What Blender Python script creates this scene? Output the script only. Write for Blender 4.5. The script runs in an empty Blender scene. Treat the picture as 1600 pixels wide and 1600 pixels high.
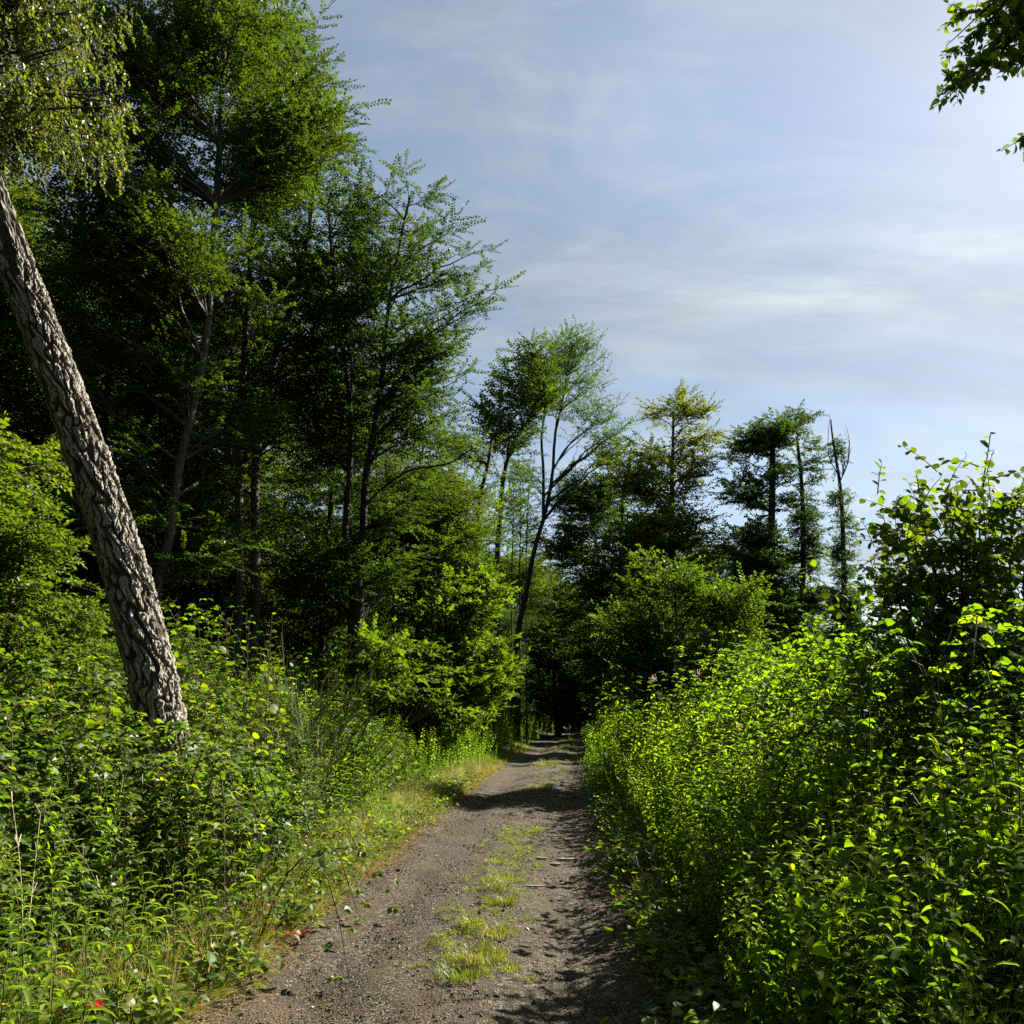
import bpy, math, random
import numpy as np
from mathutils import Vector, Matrix

# ------------------------------------------------------------------ camera, sky, sun
sc = bpy.context.scene
C = sc.collection
F_PX, PITCH, EYE = 1331.0, math.radians(13.1), np.array([0.0, 0.0, 1.6])
cam = bpy.data.objects.new('camera', bpy.data.cameras.new('camera')); C.objects.link(cam)
cam.data.sensor_width = 36.0
cam.data.lens = F_PX / 1600.0 * 36.0
cam.data.clip_end = 2000.0
cam.location = EYE
cam.rotation_euler = (math.radians(90) + PITCH, 0, 0)
sc.camera = cam

SUN_AZ, SUN_EL = math.radians(54), math.radians(37)
SUN = np.array([math.sin(SUN_AZ) * math.cos(SUN_EL), math.cos(SUN_AZ) * math.cos(SUN_EL), math.sin(SUN_EL)])
lamp = bpy.data.objects.new('sun', bpy.data.lights.new('sun', 'SUN')); C.objects.link(lamp)
lamp.data.energy = 5.0
lamp.data.angle = math.radians(0.5)
lamp.data.color = (1.0, 0.93, 0.80)
lamp.rotation_euler = Vector(-SUN).to_track_quat('-Z', 'Y').to_euler()

sc.view_settings.view_transform = 'Standard'
sc.view_settings.look = 'None'
sc.view_settings.gamma = 1.0
sc.view_settings.exposure = 2.05
sc.view_settings.use_curve_mapping = False
sc.cycles.max_bounces = 6
sc.cycles.diffuse_bounces = 3
sc.cycles.glossy_bounces = 1
sc.cycles.transmission_bounces = 4
sc.cycles.transparent_max_bounces = 4
sc.cycles.use_denoising = False
sc.cycles.caustics_reflective = False
sc.cycles.caustics_refractive = False

world = bpy.data.worlds.new('World'); sc.world = world
world.use_nodes = True


def build_world():
    nt = world.node_tree; N = nt.nodes; L = nt.links
    N.clear()
    out = N.new('ShaderNodeOutputWorld'); bg = N.new('ShaderNodeBackground')
    bg.inputs['Strength'].default_value = 0.05
    L.new(bg.outputs[0], out.inputs[0])
    sky = N.new('ShaderNodeTexSky'); sky.sky_type = 'NISHITA'; sky.sun_disc = False
    sky.sun_elevation = SUN_EL; sky.sun_rotation = SUN_AZ
    sky.air_density = 1.0; sky.dust_density = 0.6; sky.ozone_density = 1.4
    tc = N.new('ShaderNodeTexCoord')
    sep = N.new('ShaderNodeSeparateXYZ'); L.new(tc.outputs['Generated'], sep.inputs[0])

    def m(op, a, b=None, clamp=False):
        n = N.new('ShaderNodeMath'); n.operation = op; n.use_clamp = clamp
        for i, v in enumerate((a, b)):
            if v is None: continue
            if isinstance(v, (int, float)): n.inputs[i].default_value = v
            else: L.new(v, n.inputs[i])
        return n.outputs[0]
    zz = m('ADD', m('MAXIMUM', sep.outputs['Z'], 0.0), 0.16)
    u = m('DIVIDE', sep.outputs['X'], zz); v = m('DIVIDE', sep.outputs['Y'], zz)
    comb = N.new('ShaderNodeCombineXYZ'); L.new(u, comb.inputs[0]); L.new(v, comb.inputs[1])

    def cloud(rot, sx, sy, scale, detail, dist, lo, hi, w):
        mp = N.new('ShaderNodeMapping'); L.new(comb.outputs[0], mp.inputs[0])
        mp.inputs['Rotation'].default_value = (0, 0, math.radians(rot))
        mp.inputs['Scale'].default_value = (sx, sy, 1)
        mp.inputs['Location'].default_value = (w, w * .37, w * .1)
        t = N.new('ShaderNodeTexNoise'); L.new(mp.outputs[0], t.inputs['Vector'])
        t.inputs['Scale'].default_value = scale; t.inputs['Detail'].default_value = detail
        t.inputs['Roughness'].default_value = 0.62; t.inputs['Distortion'].default_value = dist
        r = N.new('ShaderNodeMapRange'); r.interpolation_type = 'SMOOTHSTEP'
        L.new(t.outputs['Fac'], r.inputs['Value'])
        r.inputs['From Min'].default_value = lo; r.inputs['From Max'].default_value = hi
        return r.outputs[0]
    broad = cloud(-30, 0.6, 1.0, 0.9, 5, 0.5, 0.30, 0.62, 4.6)      # the thin sheet
    wisps = cloud(-38, 0.55, 1.5, 1.7, 10, 0.7, 0.36, 0.72, 1.3)    # streaks in it
    fine = cloud(18, 0.8, 1.6, 2.9, 10, 0.9, 0.36, 0.70, 7.7)
    # towards the sun the thin cloud is brighter
    dot = N.new('ShaderNodeVectorMath'); dot.operation = 'DOT_PRODUCT'
    L.new(tc.outputs['Generated'], dot.inputs[0]); dot.inputs[1].default_value = tuple(SUN)
    dp = m('MAXIMUM', dot.outputs['Value'], 0.0)
    glow = m('POWER', dp, 5.0)
    half = m('POWER', m('ADD', m('MULTIPLY', dot.outputs['Value'], 0.5), 0.5), 2.0)
    bright = m('ADD', m('ADD', m('MULTIPLY', glow, 1.1), 0.50), m('MULTIPLY', half, 2.35))
    bright = m('MULTIPLY', bright, m('ADD', m('MULTIPLY', wisps, 0.50), m('ADD', m('MULTIPLY', fine, 0.26), 0.64)))
    ccol = N.new('ShaderNodeCombineXYZ')
    L.new(m('MULTIPLY', bright, 0.92), ccol.inputs[0]); L.new(m('MULTIPLY', bright, 1.05), ccol.inputs[1]); L.new(m('MULTIPLY', bright, 1.13), ccol.inputs[2])
    fac = m('ADD', m('MULTIPLY', broad, 0.28), m('ADD', m('ADD', m('MULTIPLY', wisps, 0.34), m('MULTIPLY', half, 0.52)), m('MULTIPLY', fine, 0.12)), clamp=True)
    mix = N.new('ShaderNodeMix'); mix.data_type = 'RGBA'
    L.new(fac, mix.inputs['Factor']); L.new(sky.outputs[0], mix.inputs['A']); L.new(ccol.outputs[0], mix.inputs['B'])
    L.new(mix.outputs['Result'], bg.inputs['Color'])


build_world()
rng = np.random.default_rng(7)
random.seed(7)


# ------------------------------------------------------------------ helpers
def at(px, py, Y):
    """World point on the ray through photo pixel (px, py) at world distance Y."""
    dx, dz = (px - 800) / F_PX, (800 - py) / F_PX
    c, s = math.cos(PITCH), math.sin(PITCH)
    d = np.array([dx, c - dz * s, s + dz * c])
    return EYE + d * (Y / d[1])


def xc(y):
    return -0.66 + 0.045 * y + 0.00075 * y * y


def sstep(a, b, x):
    t = np.clip((x - a) / (b - a), 0, 1)
    return t * t * (3 - 2 * t)


def H(x, y):
    """Height of the ground."""
    x = np.asarray(x, float); y = np.asarray(y, float)
    d = x - xc(np.minimum(y, 70.0)) - 0.0
    n = 0.05 * np.sin(x * 1.3 + y * .7) + 0.04 * np.sin(x * 2.9 - y * 1.7 + 1) + 0.10 * np.sin(x * .31 + y * .23 + 2)
    off = np.abs(d) - 1.35
    h = n * sstep(0, 2.5, off)
    h = h + 0.70 * sstep(0.2, 3.8, -d - 1.35) + 0.25 * sstep(.6, 5, d - 1.35) - 0.05 * sstep(0, .5, d - 1.35)
    h = h - 0.045 * np.exp(-((np.abs(d) - .74) / .26) ** 2) + 0.03 * np.exp(-(d / .28) ** 2) + .008 * np.sin(x * 5 + y * 1.3) * np.sin(y * 2.1) * (np.abs(d) < 1.3)
    return h


def unit(v):
    v = np.asarray(v, float)
    return v / (np.linalg.norm(v, axis=-1, keepdims=True) + 1e-9)


def frames(d, n):
    """(N,3,3) matrices whose columns are side, direction d, normal near n."""
    d = unit(d); x = unit(np.cross(d, n)); z = np.cross(x, d)
    return np.stack([x, d, z], axis=-1)


class Geo:
    def __init__(self):
        self.V, self.F, self.T, self.M, self.n = [], [], [], [], 0

    def add(self, V, F, tint=0.5, mat=0):
        V = np.asarray(V, np.float32).reshape(-1, 3); F = np.asarray(F, np.int32).reshape(-1, 3)
        self.V.append(V); self.F.append(F + self.n)
        self.T.append(np.broadcast_to(np.asarray(tint, np.float32), (len(V),)).copy())
        self.M.append(np.broadcast_to(np.asarray(mat, np.int32), (len(F),)).copy())
        self.n += len(V)

    def place(self, tpl, Mx, pos, scale, tint):
        """Stamp a template (V, F, tint, mat) at N poses."""
        N = len(pos)
        if N == 0: return
        V, F, T, M = tpl
        W = np.einsum('nij,kj->nki', Mx * np.asarray(scale).reshape(-1, 1, 1), V) + pos[:, None, :]
        Fi = (F[None] + (np.arange(N) * len(V))[:, None, None]).reshape(-1, 3)
        self.add(W.reshape(-1, 3), Fi, (T[None] + np.asarray(tint).reshape(-1, 1)).reshape(-1), np.tile(M, N))

    def tubes(self, P, R, sides=5, mat=0, tint=0.5):
        """P (B,m,3) centre lines, R (B,m) radii."""
        P = np.asarray(P, float); R = np.asarray(R, float)
        B, m = P.shape[:2]
        T = np.gradient(P, axis=1); T = unit(T)
        ref = np.where(np.abs(T[:, :1, 2:3]) > .8, np.array([[[1., .13, 0]]]), np.array([[[0.1, 0., 1.]]]))
        X = unit(np.cross(T, ref)); Y = np.cross(T, X)
        a = np.arange(sides) * 2 * np.pi / sides
        ring = P[:, :, None] + R[:, :, None, None] * (np.cos(a)[None, None, :, None] * X[:, :, None] + np.sin(a)[None, None, :, None] * Y[:, :, None])
        V = ring.reshape(-1, 3)
        i = np.arange(m - 1)[:, None] * sides; j = np.arange(sides)[None]; k = (j + 1) % sides
        q = np.stack([i + j, i + k, i + sides + k, i + sides + j], -1).reshape(-1, 4)
        f = np.concatenate([q[:, [0, 1, 2]], q[:, [0, 2, 3]]])
        Fs = (f[None] + (np.arange(B) * m * sides)[:, None, None]).reshape(-1, 3)
        self.add(V, Fs, tint, mat)

    def mesh(self, name, mats, smooth=False):
        V = np.concatenate(self.V); F = np.concatenate(self.F); T = np.concatenate(self.T); M = np.concatenate(self.M)
        me = bpy.data.meshes.new(name)
        me.vertices.add(len(V)); me.vertices.foreach_set('co', V.ravel())
        me.loops.add(F.size); me.loops.foreach_set('vertex_index', F.ravel())
        me.polygons.add(len(F)); me.polygons.foreach_set('loop_start', np.arange(len(F), dtype=np.int32) * 3)
        for mt in mats: me.materials.append(mt)
        me.polygons.foreach_set('material_index', M)
        me.polygons.foreach_set('use_smooth', np.full(len(F), smooth))
        a = me.attributes.new('tint', 'FLOAT', 'POINT'); a.data.foreach_set('value', T)
        me.update(calc_edges=True)
        return me

    def build(self, name, mats, parent=None, smooth=False):
        o = bpy.data.objects.new(name, self.mesh(name, mats, smooth)); C.objects.link(o)
        if parent is not None:
            o.parent = parent; o.location = -Vector(parent.location)
        return o


def tag(o, label=None, cat=None, group=None, kind=None):
    if label: o['label'] = label
    if cat: o['category'] = cat
    if group: o['group'] = group
    if kind: o['kind'] = kind
    return o


def empty(name, loc, label, cat, group=None):
    o = bpy.data.objects.new(name, None); C.objects.link(o); o.location = Vector([float(a) for a in loc])
    o.empty_display_size = 0.1
    return tag(o, label, cat, group)


# ------------------------------------------------------------------ materials
def nodes(name):
    m = bpy.data.materials.new(name); m.use_nodes = True
    nt = m.node_tree; nt.nodes.clear()
    return m, nt, nt.nodes, nt.links


def ramp(N, stops):
    r = N.new('ShaderNodeValToRGB'); e = r.color_ramp.elements
    while len(e) < len(stops): e.new(0.5)
    for i, (p, c) in enumerate(stops):
        e[i].position = p; e[i].color = (*c, 1)
    return r


LEAF_GAIN = 0.52


def leaf_material(name, dark, mid, light, trans=(2.2, 2.4, 0.6), gloss=0.05, rough=0.35, tr_gain=1.0, warm=1.14):
    """Leaf blade: reflects, lets light through, and has a thin waxy sheen."""
    m, nt, N, L = nodes(name)
    dark, mid, light = [(c[0] * LEAF_GAIN * warm, c[1] * LEAF_GAIN, c[2] * LEAF_GAIN) for c in (dark, mid, light)]
    trans = (trans[0] * (1 + (warm - 1) * .5), trans[1], trans[2])
    gloss *= .32; rough = max(rough, .45)
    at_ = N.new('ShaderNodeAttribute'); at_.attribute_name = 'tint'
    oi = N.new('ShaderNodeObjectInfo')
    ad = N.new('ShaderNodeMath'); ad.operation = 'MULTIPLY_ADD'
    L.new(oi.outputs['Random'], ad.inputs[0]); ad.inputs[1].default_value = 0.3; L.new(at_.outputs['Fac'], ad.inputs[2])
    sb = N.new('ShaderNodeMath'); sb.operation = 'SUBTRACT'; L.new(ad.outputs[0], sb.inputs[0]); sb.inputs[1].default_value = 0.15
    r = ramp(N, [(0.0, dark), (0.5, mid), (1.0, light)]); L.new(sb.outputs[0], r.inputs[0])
    tcol = N.new('ShaderNodeMix'); tcol.data_type = 'RGBA'; tcol.blend_type = 'MULTIPLY'; tcol.inputs['Factor'].default_value = 1
    L.new(r.outputs[0], tcol.inputs['A']); tcol.inputs['B'].default_value = (*[t * tr_gain for t in trans], 1)
    d = N.new('ShaderNodeBsdfDiffuse'); L.new(r.outputs[0], d.inputs[0])
    t = N.new('ShaderNodeBsdfTranslucent'); L.new(tcol.outputs['Result'], t.inputs[0])
    a = N.new('ShaderNodeAddShader'); L.new(d.outputs[0], a.inputs[0]); L.new(t.outputs[0], a.inputs[1])
    g = N.new('ShaderNodeBsdfGlossy'); g.inputs['Roughness'].default_value = rough; g.inputs['Color'].default_value = (.9, .95, .9, 1)
    lw = N.new('ShaderNodeLayerWeight'); lw.inputs['Blend'].default_value = 0.25
    gm = N.new('ShaderNodeMath'); gm.operation = 'MULTIPLY_ADD'; L.new(lw.outputs['Fresnel'], gm.inputs[0]); gm.inputs[1].default_value = gloss * 1.6; gm.inputs[2].default_value = gloss * .6
    mx = N.new('ShaderNodeMixShader'); L.new(gm.outputs[0], mx.inputs[0]); L.new(a.outputs[0], mx.inputs[1]); L.new(g.outputs[0], mx.inputs[2])
    o = N.new('ShaderNodeOutputMaterial'); L.new(mx.outputs[0], o.inputs[0])
    return m


def rough_material(name, c1, c2, scale=20, bump=0.3, stretch=(1, 1, 1), rough=0.85, c3=None, dist=0.02):
    m, nt, N, L = nodes(name)
    tc = N.new('ShaderNodeTexCoord'); mp = N.new('ShaderNodeMapping'); L.new(tc.outputs['Object'], mp.inputs[0]); mp.inputs['Scale'].default_value = stretch
    n = N.new('ShaderNodeTexNoise'); L.new(mp.outputs[0], n.inputs[0]); n.inputs['Scale'].default_value = scale; n.inputs['Detail'].default_value = 6
    stops = [(0.3, c1), (0.7, c2)] if c3 is None else [(0.3, c1), (0.55, c2), (0.75, c3)]
    r = ramp(N, stops); L.new(n.outputs['Fac'], r.inputs[0])
    p = N.new('ShaderNodeBsdfPrincipled'); L.new(r.outputs[0], p.inputs['Base Color']); p.inputs['Roughness'].default_value = rough
    p.inputs['Specular IOR Level'].default_value = 0.2
    b = N.new('ShaderNodeBump'); b.inputs['Strength'].default_value = bump; b.inputs['Distance'].default_value = dist; L.new(n.outputs['Fac'], b.inputs['Height']); L.new(b.outputs[0], p.inputs['Normal'])
    o = N.new('ShaderNodeOutputMaterial'); L.new(p.outputs[0], o.inputs[0])
    return m


def path_material():
    m, nt, N, L = nodes('gravel path')
    tc = N.new('ShaderNodeTexCoord')
    v = N.new('ShaderNodeTexVoronoi'); L.new(tc.outputs['Object'], v.inputs['Vector']); v.inputs['Scale'].default_value = 62
    v2 = N.new('ShaderNodeTexVoronoi'); L.new(tc.outputs['Object'], v2.inputs['Vector']); v2.inputs['Scale'].default_value = 150
    n = N.new('ShaderNodeTexNoise'); L.new(tc.outputs['Object'], n.inputs['Vector']); n.inputs['Scale'].default_value = 2.2; n.inputs['Detail'].default_value = 5
    mp = N.new('ShaderNodeMapping'); L.new(tc.outputs['Object'], mp.inputs[0]); mp.inputs['Scale'].default_value = (3.0, 0.25, 1); mp.inputs['Rotation'].default_value = (0, 0, math.radians(4))
    n2 = N.new('ShaderNodeTexNoise'); L.new(mp.outputs[0], n2.inputs['Vector']); n2.inputs['Scale'].default_value = 1.6; n2.inputs['Detail'].default_value = 4
    sr = N.new('ShaderNodeSeparateColor'); L.new(v.outputs['Color'], sr.inputs[0])
    r = ramp(N, [(0.0, (.008, .006, .0035)), (0.42, (.030, .022, .012)), (0.75, (.088, .068, .039)), (1.0, (.21, .175, .12))]); L.new(sr.outputs[0], r.inputs[0])
    soil = ramp(N, [(0.35, (.026, .017, .009)), (0.65, (.078, .053, .030))]); L.new(n.outputs['Fac'], soil.inputs[0])
    f = N.new('ShaderNodeMapRange'); L.new(n2.outputs['Fac'], f.inputs['Value']); f.inputs['From Min'].default_value = .42; f.inputs['From Max'].default_value = .60; f.inputs['To Max'].default_value = .85
    mx = N.new('ShaderNodeMix'); mx.data_type = 'RGBA'; L.new(f.outputs[0], mx.inputs['Factor']); L.new(r.outputs[0], mx.inputs['A']); L.new(soil.outputs[0], mx.inputs['B'])
    p = N.new('ShaderNodeBsdfPrincipled'); L.new(mx.outputs['Result'], p.inputs['Base Color']); p.inputs['Roughness'].default_value = .8; p.inputs['Specular IOR Level'].default_value = .25
    h = N.new('ShaderNodeMath'); h.operation = 'MULTIPLY_ADD'; L.new(v2.outputs['Distance'], h.inputs[0]); h.inputs[1].default_value = .5; L.new(v.outputs['Distance'], h.inputs[2])
    b = N.new('ShaderNodeBump'); b.invert = True; b.inputs['Strength'].default_value = 1.0; b.inputs['Distance'].default_value = .022; L.new(h.outputs[0], b.inputs['Height']); L.new(b.outputs[0], p.inputs['Normal'])
    o = N.new('ShaderNodeOutputMaterial'); L.new(p.outputs[0], o.inputs[0])
    return m


def tinted_material(name, stops, rough=.8, scale=60, bump=.4, spec=.25, vary=.6):
    """Solid things whose pieces differ in colour: the tint attribute plus the object's own random value pick it."""
    m, nt, N, L = nodes(name)
    at_ = N.new('ShaderNodeAttribute'); at_.attribute_name = 'tint'
    oi = N.new('ShaderNodeObjectInfo')
    ad = N.new('ShaderNodeMath'); ad.operation = 'MULTIPLY_ADD'
    L.new(oi.outputs['Random'], ad.inputs[0]); ad.inputs[1].default_value = vary; L.new(at_.outputs['Fac'], ad.inputs[2])
    sb = N.new('ShaderNodeMath'); sb.operation = 'SUBTRACT'; L.new(ad.outputs[0], sb.inputs[0]); sb.inputs[1].default_value = vary / 2
    r = ramp(N, stops); L.new(sb.outputs[0], r.inputs[0])
    tc = N.new('ShaderNodeTexCoord'); n = N.new('ShaderNodeTexNoise'); L.new(tc.outputs['Object'], n.inputs[0]); n.inputs['Scale'].default_value = scale; n.inputs['Detail'].default_value = 5
    hs = N.new('ShaderNodeHueSaturation'); L.new(r.outputs[0], hs.inputs['Color'])
    mr = N.new('ShaderNodeMapRange'); L.new(n.outputs['Fac'], mr.inputs['Value']); mr.inputs['To Min'].default_value = .55; mr.inputs['To Max'].default_value = 1.45; L.new(mr.outputs[0], hs.inputs['Value'])
    p = N.new('ShaderNodeBsdfPrincipled'); L.new(hs.outputs[0], p.inputs['Base Color']); p.inputs['Roughness'].default_value = rough; p.inputs['Specular IOR Level'].default_value = spec
    b = N.new('ShaderNodeBump'); b.inputs['Strength'].default_value = bump; b.inputs['Distance'].default_value = .01; L.new(n.outputs['Fac'], b.inputs['Height']); L.new(b.outputs[0], p.inputs['Normal'])
    o = N.new('ShaderNodeOutputMaterial'); L.new(p.outputs[0], o.inputs[0])
    return m


M = {}
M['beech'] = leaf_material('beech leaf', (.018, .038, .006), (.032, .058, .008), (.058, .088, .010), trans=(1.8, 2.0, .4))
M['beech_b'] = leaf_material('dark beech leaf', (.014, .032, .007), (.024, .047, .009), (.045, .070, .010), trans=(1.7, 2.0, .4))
M['birch'] = leaf_material('birch leaf', (.040, .062, .009), (.074, .104, .012), (.125, .145, .018), trans=(1.9, 1.9, .5), gloss=.07, warm=1.05)
M['ash'] = leaf_material('ash leaf', (.022, .052, .018), (.034, .070, .020), (.060, .090, .024), trans=(1.6, 2.0, .7))
M['autumn'] = leaf_material('yellowing leaf', (.034, .062, .008), (.066, .090, .010), (.11, .105, .012), trans=(1.8, 1.8, .5), warm=1.05)
M['ivy'] = leaf_material('ivy leaf', (.014, .034, .010), (.024, .050, .012), (.045, .075, .012), trans=(1.2, 1.5, .5), gloss=.06)
M['maple'] = leaf_material('maple leaf', (.028, .056, .009), (.045, .084, .010), (.075, .120, .012), trans=(1.8, 2.0, .4))
M['hazel'] = leaf_material('hazel leaf', (.036, .068, .008), (.055, .100, .008), (.10, .145, .010), trans=(2.5, 2.6, .4))
M['bramble'] = leaf_material('bramble leaf', (.022, .056, .010), (.052, .098, .012), (.13, .155, .016), trans=(2.3, 2.6, .4), gloss=.09, rough=.32)
M['nettle'] = leaf_material('nettle leaf', (.030, .068, .008), (.055, .112, .008), (.10, .160, .010), trans=(3.0, 3.3, .4), gloss=.025)
M['shoot'] = leaf_material('willowherb leaf', (.036, .085, .010), (.070, .135, .012), (.13, .180, .014), trans=(2.2, 2.5, .4), gloss=.05)
M['grass'] = leaf_material('grass blade', (.040, .085, .010), (.085, .125, .014), (.17, .165, .030), trans=(1.9, 1.9, .6), gloss=.06, warm=1.05)
M['straw'] = leaf_material('dry grass blade', (.15, .14, .04), (.23, .20, .075), (.38, .33, .16), trans=(1.0, .9, .6), gloss=.03, warm=1.05)
M['broom'] = leaf_material('broom twig', (.030, .050, .010), (.050, .076, .012), (.085, .110, .018), trans=(1.0, 1.2, .6))
M['needle'] = leaf_material('pine needle', (.020, .045, .016), (.030, .060, .020), (.05, .08, .02), trans=(.8, 1., .6))
M['flower'] = leaf_material('pale pink flower', (.30, .16, .20), (.45, .26, .30), (.55, .40, .42), trans=(1, 1, 1), warm=1.05)
M['bark'] = rough_material('dark bark', (.010, .0085, .007), (.022, .019, .015), scale=9, bump=.6, stretch=(4, 4, 1), c3=(.042, .039, .030))
M['greybark'] = rough_material('grey bark', (.03, .027, .022), (.075, .068, .055), scale=7, bump=.5, stretch=(3, 3, 1), c3=(.13, .12, .10))
M['twig'] = rough_material('twig', (.030, .022, .015), (.075, .055, .038), scale=30)
M['stem'] = rough_material('green stem', (.045, .065, .015), (.095, .12, .03), scale=25)
M['redstem'] = rough_material('reddish stem', (.030, .022, .010), (.060, .048, .020), scale=25)
M['soil'] = rough_material('forest soil', (.018, .014, .009), (.040, .030, .018), scale=5, bump=.8, c3=(.055, .050, .018), dist=.06)
M['path'] = path_material()
M['stone'] = tinted_material('gravel stone', [(0, (.008, .006, .004)), (.4, (.040, .030, .017)), (.75, (.13, .105, .068)), (1, (.38, .34, .26))], rough=.6)
M['pine'] = tinted_material('pine bark plate', [(0, (.022, .016, .012)), (.3, (.08, .065, .052)), (.6, (.25, .225, .19)), (1, (.36, .33, .285))], scale=45, bump=.8, rough=.9, vary=0)
M['stick'] = rough_material('bleached stick', (.26, .22, .17), (.46, .41, .33), scale=40, stretch=(1, 6, 1))
M['redleaf'] = leaf_material('red leaf', (.30, .018, .012), (.38, .028, .016), (.45, .05, .02), trans=(1.2, .6, .6), warm=1.05)
M['rust'] = leaf_material('rusty dead leaf', (.12, .035, .018), (.20, .055, .025), (.26, .11, .05), trans=(.6, .5, .4), warm=1.05)
M['paleleaf'] = leaf_material('pale yellow leaf', (.42, .36, .12), (.50, .42, .16), (.55, .48, .22), trans=(.9, .9, .7), warm=1.05)


# ------------------------------------------------------------------ leaf templates: base at origin, tip along +Y, face up
def leaf_tpl(ts, ws, fold=.25, droop=.25, teeth=0.0, wave=0.0, stalk=0.0, mat=0):
    """Blade with a folded, arched midrib. ts stations along it, ws half widths."""
    ts = np.array(ts, float); ws = np.array(ws, float)
    if teeth:
        n = 2 * (len(ts) - 1) + 1
        t2 = np.linspace(0, 1, n); w2 = np.interp(t2, ts, ws)
        w2[1::2] *= (1 + teeth); w2[2:-1:2] *= (1 - teeth)
        sh = np.zeros(n); sh[1::2] = .35 / n
        ts, ws, sh = t2, w2, sh
    else:
        sh = np.zeros(len(ts))
    z = -droop * ts ** 2
    y = ts - 0.35 * droop * ts ** 3
    V, F = [], []
    mid = []
    for t, yy, zz_ in zip(ts, y, z):
        mid.append(len(V)); V.append((0, yy + stalk, zz_))
    Ls, Rs = {}, {}
    for i in range(1, len(ts) - 1):
        wv = wave * math.sin(i * 2.1)
        Ls[i] = len(V); V.append((-ws[i], y[i] + sh[i] + stalk, z[i] + ws[i] * fold + wv))
        Rs[i] = len(V); V.append((ws[i], y[i] + sh[i] + stalk, z[i] + ws[i] * fold - wv))
    n = len(ts)
    for D, flip in ((Ls, False), (Rs, True)):
        tr = [(mid[0], mid[1], D[1])]
        for i in range(1, n - 2):
            tr += [(mid[i], mid[i + 1], D[i + 1]), (mid[i], D[i + 1], D[i])]
        tr += [(mid[n - 2], mid[n - 1], D[n - 2])]
        F += [(a, c, b) if flip else (a, b, c) for a, b, c in tr]
    return (np.array(V, float), np.array(F), np.zeros(len(V)), np.full(len(F), mat))


KITE = (np.array([(0, 0, 0), (-.34, .48, .09), (0, 1, -.10), (.34, .48, .09)], float), np.array([(0, 2, 1), (0, 3, 2)]), np.zeros(4), np.zeros(2, int))
NARROWKITE = (np.array([(0, 0, 0), (-.16, .4, .05), (0, 1, -.18), (.16, .4, .05)], float), np.array([(0, 2, 1), (0, 3, 2)]), np.zeros(4), np.zeros(2, int))
OVAL = leaf_tpl([0, .3, .65, 1], [0, .36, .30, 0], fold=.3, droop=.18)
OVATE = leaf_tpl([0, .12, .35, .65, .88, 1], [0, .26, .40, .30, .10, 0], fold=.3, droop=.25)
LANCE = leaf_tpl([0, .2, .5, .8, 1], [0, .085, .10, .055, 0], fold=.5, droop=.5)
LANCEW = leaf_tpl([0, .2, .5, .8, 1], [0, .14, .17, .09, 0], fold=.4, droop=.5)
NETTLE = leaf_tpl([0, .1, .22, .36, .5, .64, .78, .9, 1], [0, .27, .33, .31, .27, .21, .15, .08, 0], fold=.35, droop=.42, teeth=.13)
NETTLES = leaf_tpl([0, .18, .5, .8, 1], [0, .33, .26, .13, 0], fold=.35, droop=.42)
HAZEL = leaf_tpl([0, .06, .2, .45, .7, .86, .93, 1], [0, .26, .42, .48, .44, .26, .10, 0], fold=.16, droop=.15, teeth=.06)
MAPLE = (np.array([(0, 0, 0), (-.5, .38, .08), (-.17, .52, .05), (0, 1, -.12), (.17, .52, .05), (.5, .38, .08)], float), np.array([(0, 2, 1), (0, 3, 2), (0, 4, 3), (0, 5, 4)]), np.zeros(6), np.zeros(4, int))
LOBED = leaf_tpl([0, .12, .28, .42, .58, .72, .86, 1], [0, .30, .22, .50, .24, .30, .12, 0], fold=.2, droop=.2)


ROUND = leaf_tpl([0, .12, .5, .88, 1], [0, .36, .47, .20, 0], fold=.16, droop=.15)


def with_mat(tpl, mat):
    return (tpl[0], tpl[1], tpl[2], np.full(len(tpl[1]), mat))


def merge(parts):
    V, F, T, Mt, n = [], [], [], [], 0
    for v, f, t, m_ in parts:
        V.append(v); F.append(f + n); T.append(t); Mt.append(m_); n += len(v)
    return (np.concatenate(V), np.concatenate(F), np.concatenate(T), np.concatenate(Mt))


def stamp(tpl, Mx, pos, s, tint):
    V, F, T, m_ = tpl
    return (V @ (Mx * s).T + pos, F, T + tint, m_)


def spray(leaf, n, L, ll, flat=.35, droop=.15, seed=0, both=True):
    """A leafy twig: mat 0 wood, mat 1 leaves. Lies along +Y, face up."""
    r = np.random.default_rng(seed)
    P = [np.array([0.02 * L * math.sin(t * 5 + seed), L * t, -droop * L * t * t]) for t in (0, 1)]
    g = Geo(); g.tubes(np.array([P]), np.array([[.006, .002]]) * (L / .5), 3, 0)
    out = [(np.concatenate(g.V).astype(float), np.concatenate(g.F), np.zeros(g.n), np.zeros(len(np.concatenate(g.F)), int))]
    leaf = with_mat(leaf, 1)
    for i in range(n):
        t = (i + 1) / n
        p = np.array([0.02 * L * math.sin(t * 5 + seed), L * t, -droop * L * t * t])
        side = (-1) ** i
        ang = math.radians(r.uniform(35, 75)) * side * (0.25 if i == n - 1 else 1)
        d = np.array([math.sin(ang), math.cos(ang), r.normal(-.1, flat)])
        nrm = np.array([r.normal(0, flat), r.normal(0, flat), 1])
        out.append(stamp(leaf, frames(d[None], nrm[None])[0], p, ll * r.uniform(.65, 1.15), r.normal(0, .16)))
    return merge(out)


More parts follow.
